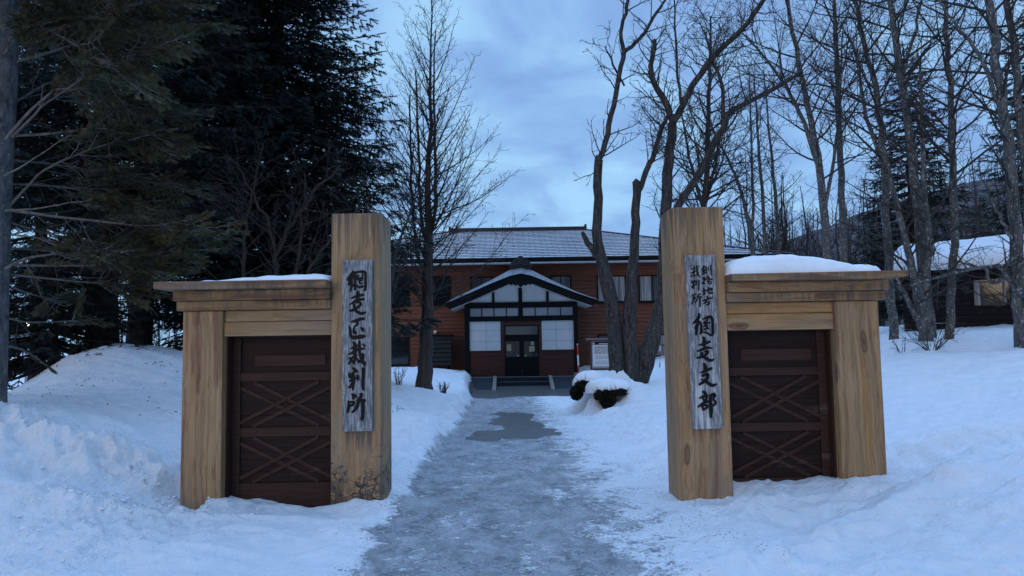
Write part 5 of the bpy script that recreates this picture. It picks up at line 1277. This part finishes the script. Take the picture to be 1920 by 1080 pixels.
def stamp(proto, Pos, Dir, Len, rng):
    V, T = proto; F = frames(Dir, rng.normal(0, .5, len(Pos)))
    W = np.einsum('nij,mj->nmi', F, V) * Len[:, None, None] + Pos[:, None, :]
    TT = T[None] + (np.arange(len(Pos)) * len(V))[:, None, None]
    return W.reshape(-1, 3), TT.reshape(-1, 3)

def bough(L, rng, droop, hang, step, sl, bare=0.25, wide=.42):
    """one conifer bough along +x: shoot positions, directions, lengths and the woody axis"""
    n = 12; x = np.linspace(0, L, n); z = -droop * x + droop * .55 * x * x / L
    y = np.cumsum(rng.normal(0, .012 * L, n)); ax = np.stack([x, y, z], 1)
    P, D, S, twigs = [], [], [], []
    t = bare
    while t < 1.0:
        i = min(int(t * (n - 1)), n - 2); f = t * (n - 1) - i; p = ax[i] * (1 - f) + ax[i + 1] * f
        for sg in (-1, 1):
            bl = L * wide * (1 - t) * rng.uniform(.6, 1.15) * min(1, .55 + (t - bare) * 2.2) + sl * .7
            a = R(rng.uniform(42, 64)); d0 = np.array([math.cos(a), sg * math.sin(a), -hang * rng.uniform(.3, 1.0)])
            m = max(1, int(bl / step)); q = p.copy(); pts = [q.copy()]
            for k in range(m):
                dd = d0 + np.array([.05 * k, 0, -hang * .10 * k + rng.normal(0, .05)]); dd /= np.linalg.norm(dd)
                q = q + dd * (bl / m); pts.append(q.copy())
                for s2 in (-1, 1):
                    if rng.random() < .93:
                        sd = dd * .75 + np.cross(dd, [0, 0, 1.0]) * s2 * .75 + np.array([0, 0, -hang * rng.uniform(0.1, 1.1)])
                        P.append(q); D.append(sd); S.append(sl * rng.uniform(.65, 1.15))
            P.append(q); D.append(dd); S.append(sl * rng.uniform(.8, 1.2))
            twigs.append((pts[0], pts[-1]))
        t += step * 1.5 / L * rng.uniform(.8, 1.2)
    P.append(ax[-1]); D.append(ax[-1] - ax[-2]); S.append(sl)
    return np.array(P), np.array(D), np.array(S), ax, twigs

def make_boughs(lens, seed, droop, hang, step, sl, proto):
    rng = np.random.default_rng(seed); out = []
    for L in lens:
        P, D, S, ax, tw = bough(L, rng, droop, hang, step, sl)
        v, t = stamp(proto, P, D, S, rng); out.append((L, v, t, ax, tw))
    return out

SP = make_boughs([1.0, 1.0, 1.8, 1.8, 2.6, 2.6, 3.4, 3.4, 4.2, 4.2], 5, .32, .55, .19, .27, shoot_proto(4, .34))

def spruce_mesh(H, rbase, z0, seed, zdense=13.0, templ=SP, nb=7, dz=.42, th=0.017, up=0.0):
    rng = np.random.default_rng(seed); VV, TT, o = [], [], 0; Tb = TR()
    z = z0
    while z < H - .3:
        rad = rbase * (1 - z / H) ** .88 + .25
        n = nb if z < zdense else max(4, nb - 3)
        a0 = rng.random() * 6.28
        for k in range(n):
            L = rad * rng.uniform(.72, 1.12); a = a0 + k * 2 * math.pi / n + rng.normal(0, .22)
            Lt, v, t, ax, tw = templ[min(range(len(templ)), key=lambda i: abs(templ[i][0] - L) + rng.random() * .25)]
            s = L / Lt; c, sn_ = math.cos(a), math.sin(a)
            pit = rng.normal(0.0, .07) + up + .30 * (z / H) - .08 * (1 - z / H); cp, sp_ = math.cos(pit), math.sin(pit)
            zz = z + rng.normal(0, .1)
            def tr(q):
                x = q[:, 0] * cp - q[:, 2] * sp_; zq = q[:, 0] * sp_ + q[:, 2] * cp; y = q[:, 1]
                return np.stack([x * c - y * sn_, x * sn_ + y * c, zq + 0], 1) * s + np.array([0, 0, zz])
            VV.append(tr(v)); TT.append(t + o); o += len(v)
            A = tr(ax); Tb.add(A.tolist(), np.linspace(.035 * s + .005, .006, len(A)).tolist(), 4)
            if z < zdense:
                for p, q in tw[::2]:
                    B = tr(np.array([p, q])); Tb.add(B.tolist(), [.010, .005], 3)
        z += dz * rng.uniform(.8, 1.2) * (1 if z < zdense else 1.7)
    crown = fast_mesh('crown', np.concatenate(VV), None, np.concatenate(TT), smooth=False)
    Tt = TR(); zs = np.linspace(-.5, H, 24)
    Tt.add([(rng.normal(0, .02), rng.normal(0, .02), a) for a in zs], [max(.02, th * (H - a) + .02) * (1.25 if a < .3 else 1) for a in zs], 14)
    trunk = Tt.mesh('trunk', (0, 0, 0)); boughs = Tb.mesh('boughs', (0, 0, 0))
    return trunk, boughs, crown

def put_spruce(meshes, px, Y, rot, label, s=1.0, name='spruce_tree', group='dark spruces behind the snow mound', py=650, mats=None):
    b = U(px, py, Y); r = empty(name, (b.x, b.y, gz(b.x, b.y)), label, 'tree', group)
    r.rotation_euler = (0, 0, rot); r.scale = (s, s, s)
    for nm, me, m in zip(('trunk', 'boughs', 'crown'), meshes, mats or (M['bark_spruce'], M['bark_spruce'], M['spruce'])):
        o = bpy.data.objects.new(nm, me); COL.objects.link(o); o.parent = r
        if not me.materials: me.materials.append(m)
    return r
S1 = spruce_mesh(18.0, 4.4, 3.5, 1, nb=7, dz=.42)
S2 = spruce_mesh(17.5, 4.7, 1.9, 2, nb=10, dz=.30)
put_spruce(S1, 188, 15.2, 0.3, 'dark spruce with the thickest bare trunk, standing on top of the snow mound')
put_spruce(S1, 262, 17.2, 2.4, 'dark spruce with a thinner trunk just right of the thickest trunk on the mound', .92)
put_spruce(S2, 515, 20.0, 1.0, 'tall dense spruce whose dark edge stands against the open sky')
put_spruce(S1, 425, 19.8, 3.7, 'dark spruce directly behind the left end of the left gate')
put_spruce(S1, 70, 27.0, 1.9, 'far dark spruce seen between the left trunk and the mound', .95)
S3 = spruce_mesh(2.7, 1.75, .15, 7, nb=8, dz=.22, th=.02)
put_spruce(S3, 105, 14.2, 0.9, 'low young spruce with dark drooping boughs left of the snow mound', 1.0, 'young_spruce', None)
S4 = spruce_mesh(12.5, 3.0, 1.0, 9, nb=7, dz=.4)
put_spruce(S4, 1722, 31.0, 0.4, 'pointed dark spruce behind the bare trees above the shed', 1.02, 'spruce_tree', None, 600)
put_spruce(S4, 1990, 24.0, 2.0, 'dark conifer at the far right edge behind the paired trunks', .95, 'spruce_tree', None, 600)
put_spruce(S4, 1850, 40.0, 1.2, 'low dark conifer on the slope behind the shed roof', .62, 'spruce_tree', None, 600)

# ---- the fir at the left edge, bare grey boughs and olive sprays
FP = shoot_proto(7, .46, .16)
def fir():
    Y0 = 9.0; rng = np.random.default_rng(77); pr = random.Random(77)
    b = U(-22, 762, Y0); base = (b.x, b.y, gz(b.x, b.y)); root = empty('fir_tree', base, 'fir at the left edge with a mottled grey trunk, bare grey boughs and olive sprays', 'tree')
    C, rr = stem_curve([(-24, 800, 62), (-22, 700, 60), (-16, 500, 58), (-8, 300, 56), (2, 150, 54), (8, 20, 50), (14, -120, 46), (20, -300, 40)], Y0)
    T = TR(); T.add(C.tolist(), rr.tolist(), 18); link('trunk', T.mesh('trunk', base), M['bark_fir'], root)
    Tb = TR(); PP, DD, SS = [], [], []
    def spray(p, d, L, flat):
        P, D, S, ax, tw = bough(L, rng, .10, .14, .085, .13, .05, .50)
        d = d / np.linalg.norm(d); y = np.cross([0, 0, 1.0], d); y /= np.linalg.norm(y); z = np.cross(d, y)
        c, s = math.cos(flat), math.sin(flat); Mx = np.stack([d, y * c + z * s, -y * s + z * c], 1)
        PP.append(P @ Mx.T + p); DD.append(D @ Mx.T); SS.append(S)
        A = ax @ Mx.T + p; Tb.add(A.tolist(), np.linspace(.009, .003, len(A)).tolist(), 4)
        for u, v in tw: B = np.array([u, v]) @ Mx.T + p; Tb.add(B.tolist(), [.0045, .0025], 3)
    def limb(px, Y, dy, r, fol, n, Ls, droop=-.05):
        C, rr = stem_curve([(x, y, 5) for x, y in px], Y, dy, rng=pr, jit=.008)
        rad = np.linspace(r, r * .3, len(C)); Tb.add(C.tolist(), rad.tolist(), 7)
        m = len(C) - 1
        # bare side twigs near the trunk, sprays further out
        for k in range(int(n * .9)):
            t = rng.uniform(.12, .9); i = min(int(t * m), m - 1); d = C[i + 1] - C[i]
            sd = d / np.linalg.norm(d) * .7 + np.array([0, rng.choice([-1, 1]) * .7, rng.normal(-.1, .35)])
            grow(Tb, tuple(C[i]), vnorm(tuple(sd)), rng.uniform(.3, .9), .006, 0, [dict(seg=5, wob=.12, up=.0, n=3, end=.4), dict(seg=3, wob=.2, up=0, n=3, per=4, ang=40, ratio=.4, t0=.2, rr=.6)], pr, .0028)
        for k in range(n):
            t = fol + (1 - fol) * (k + rng.random()) / n; i = min(int(t * m), m - 1); d = C[i + 1] - C[i]; d /= np.linalg.norm(d)
            sg = 1 if k % 2 else -1
            sd = d * .8 + np.array([0, 1, 0]) * sg * rng.uniform(.25, .8) + np.array([0, 0, rng.normal(droop + .1, .16)])
            spray(C[i], sd, Ls * rng.uniform(.6, 1.15) * (1 - .35 * (t - fol)), rng.normal(0, .55))
        spray(C[-1], C[-1] - C[-2], Ls * .7, rng.normal(0, .4))
    # boughs read from the photograph, most of them bare until far out
    limb([(20, 255), (120, 248), (180, 240), (250, 252), (300, 262)], 9.0, .8, .020, .45, 9, .75)
    limb([(10, 262), (60, 205), (100, 172), (122, 166)], 8.9, -.3, .022, 2, 0, .3)
    limb([(22, 258), (80, 200), (150, 150), (220, 120), (275, 95)], 9.0, -.4, .018, .30, 12, .8)
    limb([(8, 330), (60, 300), (112, 265)], 8.8, -.3, .014, 2, 0, .3)
    limb([(10, 395), (70, 330), (130, 296), (200, 270), (260, 260)], 9.0, .5, .018, .5, 8, .7)
    limb([(10, 395), (60, 392), (110, 384), (134, 379)], 8.8, -.2, .014, 2, 0, .3)
    limb([(20, 394), (120, 408), (230, 420), (300, 428), (380, 430)], 9.0, .9, .022, .5, 12, .75)
    limb([(8, 505), (50, 484), (125, 474), (190, 470)], 8.9, .2, .022, .55, 5, .55)
    limb([(20, 497), (140, 498), (220, 494), (300, 492)], 9.0, .8, .016, .55, 9, .7)
    limb([(20, 515), (130, 526), (200, 532), (270, 535)], 9.1, 1.0, .016, .6, 8, .6)
    limb([(20, 440), (60, 444), (95, 452)], 8.9, .2, .013, .7, 2, .4)
    limb([(20, 416), (60, 430), (110, 442), (190, 452), (270, 440)], 9.0, 1.2, .013, .4, 10, .75)
    limb([(15, 596), (50, 604), (110, 603), (150, 600)], 9.0, .9, .015, .8, 2, .4)
    limb([(10, 648), (40, 655), (75, 675)], 9.2, 1.0, .022, 2, 0, .3)
    limb([(20, 538), (60, 552), (90, 560)], 9.1, .8, .013, .8, 2, .5)
    limb([(20, 200), (110, 150), (200, 190), (300, 205)], 9.2, 1.2, .016, .35, 12, .8)
    limb([(20, 120), (120, 90), (220, 60), (330, 45)], 9.0, .9, .020, .25, 14, .85)
    limb([(20, 60), (110, 40), (200, 22), (300, -10)], 8.8, -.5, .020, .2, 14, .85)
    limb([(22, 30), (100, 60), (180, 110), (230, 140)], 8.7, -.7, .018, .25, 12, .8)
    limb([(20, -20), (120, -20), (260, 10), (360, 30)], 9.1, 1.0, .020, .2, 14, .9)
    limb([(20, -60), (140, -80), (280, -60)], 9.0, .3, .020, .2, 12, .9)
    limb([(10, 100), (30, 60), (60, 20), (80, -20)], 8.8, -.8, .016, .2, 9, .7)
    limb([(0, 80), (-40, 70), (-90, 75)], 9.0, -.3, .016, .2, 8, .8)
    limb([(20, 300), (120, 310), (220, 330), (330, 350)], 9.4, 1.6, .016, .4, 11, .8)
    limb([(20, 345), (110, 350), (190, 365), (290, 395)], 9.2, 1.2, .014, .4, 10, .75)
    limb([(20, 465), (90, 470), (170, 480), (260, 478), (350, 470)], 9.3, 1.6, .015, .45, 11, .75)
    for a in np.arange(0, 6.28, .55):                        # boughs round the back and above the frame
        for z in (6.3, 7.2, 8.2):
            d = np.array([math.cos(a + z), math.sin(a + z), .02])
            if d[0] > .2 and abs(d[1]) < .6: continue
            p0 = np.array([base[0] + .25, base[1], z]); 
            Tb.add([tuple(p0 + d * s) for s in (0, .8, 1.6, 2.2)], [.02, .015, .01, .005], 5)
            for s in (.7, 1.1, 1.5, 1.9): spray(p0 + d * s, d + rng.normal(0, .5, 3) * np.array([1, 1, .2]), .7, 0.0)
    v, t = stamp(FP, np.concatenate(PP), np.concatenate(DD), np.concatenate(SS), rng)
    link('boughs', Tb.mesh('boughs', base), M['bough'], root)
    link('needles', fast_mesh('needles', v - np.array(base), None, t, smooth=False), M['fir'], root)
fir()

# ---------------------------------------------------------------- clipped shrubs under snow
def leaf_clump(center, rx, ry, rz, n, seed, size, zmin=-1.0):
    rng = np.random.default_rng(seed); d = rng.normal(0, 1, (n, 3)); d /= np.linalg.norm(d, axis=1, keepdims=True); d[:, 2] = np.where(d[:, 2] < zmin, -d[:, 2], d[:, 2])
    r = rng.uniform(.70, 1.03, n) ** .7; P = d * r[:, None] * np.array([rx, ry, rz]) + np.array(center)
    pr = np.array([[-.5, -.35, 0], [.5, -.2, .1], [.1, .6, 0]]); D = d + rng.normal(0, .8, (n, 3))
    return stamp((pr, np.array([[0, 1, 2]])), P, D, rng.uniform(.6, 1.3, n) * size, rng)
M['hedge'] = needles('evergreen_leaves', (0.010, 0.012, 0.008), (0.034, 0.034, 0.020))
def snow_dome(cx, cy, z0, rx, ry, h, seed, lip=.12):
    nu, nv = 44, 14; V = []
    for j in range(nv + 1):
        a = (j / nv) * (math.pi / 2)
        for i in range(nu):
            th = i / nu * 2 * math.pi; k = math.cos(a) ** .75; x, y = math.cos(th) * k * rx, math.sin(th) * k * ry
            nz_ = float(fbm(np.array([x * 2.4 + seed]), np.array([y * 2.4]), seed, 3)[0]); e = 1 + .30 * nz_
            V.append((cx + x * e, cy + y * e, z0 + h * math.sin(a) * (1 + .40 * nz_) - (lip * (.6 + .8 * abs(nz_)) if j == 0 else 0)))
    F = [(j * nu + i, j * nu + (i + 1) % nu, (j + 1) * nu + (i + 1) % nu, (j + 1) * nu + i) for j in range(nv) for i in range(nu)]
    F.append(tuple(range(nu))[::-1])
    return MB().add(V, F)
def snowy_shrub(clumps, cpx, cpy, cY, crx, cry, ch, seed, label):
    px, py, Y = clumps[0][:3]; b = U(px, py, Y); base = (b.x, b.y, float(path_z(Y))); r = empty('snow_covered_shrub', base, label, 'shrub', 'clipped shrubs under snow beside the path')
    VV, TT, o = [], [], 0; T = TR(); rng = random.Random(seed)
    for k, (px, py, Y, rx, ry, rz, n) in enumerate(clumps):
        q = U(px, py, Y) - Vector(base); v, t = leaf_clump(tuple(q), rx, ry, rz, n, seed + k, .055)
        w = 1 + .35 * np.array([fbm(v[:, 0] * 5, v[:, 2] * 5 + k, seed, 3)]).T; v = (v - np.array(q)) * w + np.array(q)
        VV.append(v); TT.append(t + o); o += len(v)
        for m in range(26):
            d_ = vnorm((rng.gauss(0, 1), -abs(rng.gauss(0, 1)) - .2, rng.gauss(.1, .7))); p = Vector(q) + Vector((d_[0] * rx, d_[1] * ry, d_[2] * rz)) * .55
            e = Vector(d_) * rng.uniform(.14, .26); p = p + Vector(base); T.add([tuple(p), tuple(p + e * .6), tuple(p + e + Vector((0, 0, .03)))], [.006, .005, .003], 3)
    link('foliage', fast_mesh('foliage', np.concatenate(VV), None, np.concatenate(TT), smooth=False), M['hedge'], r)
    link('twigs', T.mesh('twigs', base), M['twig_brown'], r)
    p = U(cpx, cpy, cY)
    snow_dome(p.x, p.y, p.z, crx, cry, ch, seed, .13).build('snow_cap', M['snow'], r, True)
snowy_shrub([(1082, 735, 19.2, .17, .2, .20, 3800), (1094, 723, 19.2, .22, .2, .15, 2500)], 1104, 720, 19.6, .48, .48, .34, 4, 'dark clipped shrub under a snow hump, nearer the porch ramp')
snowy_shrub([(1138, 747, 18.4, .19, .2, .25, 4500), (1128, 740, 18.45, .18, .2, .15, 2500), (1158, 735, 18.4, .26, .2, .10, 3000)], 1143, 729, 18.75, .60, .50, .31, 9, 'dark clipped shrub with a hollow under its snow hump, nearest the forked trunk')

# ---------------------------------------------------------------- litter, clods, far lamp, hill, distant wood
def litter():
    rng = random.Random(9); T = TR()
    for px, py, Y, n, s in ((155, 650, 13.2, 26, .30), (175, 655, 13.0, 18, .25), (275, 655, 14.0, 16, .25), (300, 668, 13.0, 10, .2), (200, 700, 11.4, 14, 1.0), (250, 760, 9.8, 10, 1.0), (120, 720, 11.5, 8, .8)):
        c = U(px, py, Y)
        for k in range(n):
            x, y = c.x + rng.gauss(0, s), c.y + rng.gauss(0, s * .6); z = gz(x, y) + .012; a = rng.random() * 6.28; L = rng.uniform(.015, .09) * (1 if s < .5 else .45)
            T.add([(x, y, z), (x + math.cos(a) * L * .5, y + math.sin(a) * L * .5, z + .015), (x + math.cos(a) * L, y + math.sin(a) * L, z + .004)], [.005, .006, .003], 4)
    c = tuple(U(200, 680, 12)); o = link('twig_litter', T.mesh('twig_litter', c), M['twig']); o.location = c
    tag(o, 'scattered dark twigs and cones on the snow mound', 'litter', None, 'stuff')
litter()
def clods():
    rng = np.random.default_rng(4); V, F, o = [], [], 0
    ico = []
    bmv = [(0, 0, 1), (.89, 0, .45), (.28, .85, .45), (-.72, .53, .45), (-.72, -.53, .45), (.28, -.85, .45), (.72, .53, -.45), (-.28, .85, -.45), (-.89, 0, -.45), (-.28, -.85, -.45), (.72, -.53, -.45), (0, 0, -1)]
    bf = [(0, 1, 2), (0, 2, 3), (0, 3, 4), (0, 4, 5), (0, 5, 1), (1, 6, 2), (2, 7, 3), (3, 8, 4), (4, 9, 5), (5, 10, 1), (2, 6, 7), (3, 7, 8), (4, 8, 9), (5, 9, 10), (1, 10, 6), (6, 11, 7), (7, 11, 8), (8, 11, 9), (9, 11, 10), (10, 11, 6)]
    areas = [(U(110, 960, 6.3), 130, .45, .30, .010), (U(260, 930, 6.8), 90, .5, .22, .012), (U(330, 905, 7.2), 30, .22, .15, .018), (U(160, 865, 7.4), 20, .4, .2, .018), (U(60, 1020, 5.6), 120, .5, .25, .008), (U(1500, 930, 6.8), 14, .6, .1, .010), (U(700, 985, 6.3), 30, .15, .3, .008)]
    pts = []
    for c, n, sx, sy, s in areas:
        for k in range(n): pts.append((c.x + rng.normal(0, sx), c.y + rng.normal(0, sy), s * rng.lognormal(0, .45)))
    P = np.array(pts); Z = terrain(P[:, 0], P[:, 1])[0]
    for (x, y, s), z in zip(P, Z):
        w = np.array(bmv) * s * np.array([1.1, 1, .75]) * rng.uniform(.75, 1.25, (12, 1)) + np.array([x, y, z + s * .25])
        V.append(w); F += [tuple(i + o for i in f) for f in bf]; o += 12
    c = tuple(U(150, 960, 6.5)); mb = MB().add(np.concatenate(V), F); ob = mb.build('snow_clods', M['snow'], None, True, org=c)
    tag(ob, 'loose crumbs and clods of snow along the ploughed edges', 'snow', None, 'stuff')
clods()
# lamp glowing far beyond the trees on the left
def far_lamp():
    Y = 38.0; h = U(52, 606, Y); g = gz(h.x, Y); r = empty('yard_lamp', (h.x, Y, g), 'far lit lamp on a pole glowing between the trunks at the left edge', 'lamp')
    MB().tube([(h.x, Y, g - .3), (h.x, Y, h.z - .1)], [.06, .045], 8).build('pole', M['steel'], r, True)
    MB().tube([(h.x, Y + .15, h.z + .02), (h.x, Y - .12, h.z + .02)], [.10, .20], 12).build('lamp_housing', M['steel'], r, True)
    t = NT('lit_lamp'); t.b.inputs['Emission Color'].default_value = (1.0, .80, .42, 1); t.b.inputs['Emission Strength'].default_value = 14
    MB().tube([(h.x, Y - .121, h.z + .02), (h.x, Y - .15, h.z + .02)], [.19, .12], 12).build('lamp_lens', t.m, r, True)
far_lamp()
def hill():
    t = NT('wooded_hill', .95, .05); n = t.noise(t.map((.35, .35, .9)), 1, 8, .75)
    t.col(t.ramp(n, [(.35, (.085, .08, .083)), (.55, (.17, .165, .17)), (.70, (.42, .425, .435))])); t.bump(n, 1.0, 1.5)  # colours lightened to carry the haze of distance
    prof = [(700, 640), (1000, 600), (1250, 545), (1380, 490), (1450, 462), (1530, 436), (1600, 404), (1700, 372), (1800, 348), (1950, 322), (2300, 300), (2900, 330)]
    nx_, ny_ = 120, 14; xs = np.linspace(700, 2900, nx_); tops = np.interp(xs, [p[0] for p in prof], [p[1] for p in prof])
    V = []
    for x, ty in zip(xs, tops):
        top = U(x, ty, 150); 
        for j in range(ny_):
            f = j / (ny_ - 1); y = 95 + 55 * f; X = top.x * (y / 150) ** .6
            V.append((X, y, -1.5 + (top.z + 1.5) * math.sin(f * math.pi / 2) ** 1.2 + 1.2 * float(fbm(np.array([X * .08]), np.array([y * .08]), 3)[0]) * f))
    F = [(i * ny_ + j, (i + 1) * ny_ + j, (i + 1) * ny_ + j + 1, i * ny_ + j + 1) for i in range(nx_ - 1) for j in range(ny_ - 1)]
    o = MB().add(V, F).build('hill', t.m, None, True); o['kind'] = 'structure'
hill()
def wood():
    rng = random.Random(12); T = TR(); cfg = [dict(seg=5, wob=.08, up=.06, n=3, end=.3), dict(seg=3, wob=.15, up=.05, n=3, per=1.3, ang=38, ratio=.45, t0=.2, rr=.6)]
    def one(x, y, H, n, r):
        g = -0.5 if x < 4 else min(1.6, 0.2 * (x - 4) - .3)
        C = [(x, y, g - .4)]; 
        for k in range(6): C.append((C[-1][0] + rng.gauss(0, .14), C[-1][1] + rng.gauss(0, .14), g + H * (k + 1) / 6))
        T.add(C, [r * (1 - .8 * k / 6) for k in range(7)], 5); A = np.array(C)
        side_branches(T, A, np.array([r * (1 - .8 * k / 6) for k in range(7)]), cfg, rng, n, .22, 1, lambda t: H * .26 * (1 - .5 * t), 52, .009, rcap=.04)
    for k in range(120):
        y = rng.uniform(36, 70); px = rng.uniform(1330, 2050); x = (px - 960) / FPX * y
        one(x, y, rng.uniform(6.5, 11), 20, rng.uniform(.06, .13))
    for k in range(40):
        y = rng.uniform(34, 60); px = rng.uniform(-60, 360); x = (px - 960) / FPX * y
        one(x, y, rng.uniform(4.5, 8), 16, rng.uniform(.05, .10))
    for k in range(200):                                          # fringe of thin trees up the hill side
        px = rng.uniform(1380, 2100); y = rng.uniform(112, 150); ty = float(np.interp(px, [1380, 1450, 1530, 1600, 1700, 1800, 1950, 2300], [490, 462, 436, 404, 372, 348, 322, 300]))
        f = (y - 95) / 55; tz = U(px, ty, 150).z; x = (px - 960) / FPX * 150 * (y / 150) ** .6; g = -1.5 + (tz + 1.5) * math.sin(min(1, f) * math.pi / 2) ** 1.2
        H = rng.uniform(3.5, 6.5); C = [(x + rng.gauss(0, .1), y, g - .8 + (H + .8) * q / 4) for q in range(5)]; rr = np.array([.08, .07, .055, .04, .02])
        T.add(C, rr.tolist(), 4); side_branches(T, np.array(C), rr, [dict(seg=3, wob=.1, up=.06, n=3, end=.4), dict(seg=2, wob=.15, up=.05, n=3, per=1.6, ang=36, ratio=.5, t0=.2, rr=.7)], rng, 12, .2, 1, lambda t: H * .27 * (1 - .5 * t), 45, .022, rcap=.04)
    c = (14.0, 50.0, 0.0); o = link('distant_wood', T.mesh('distant_wood', c), M['twig']); o.location = c
    tag(o, 'thin bare wood far behind the buildings', 'wood', None, 'stuff')
wood()
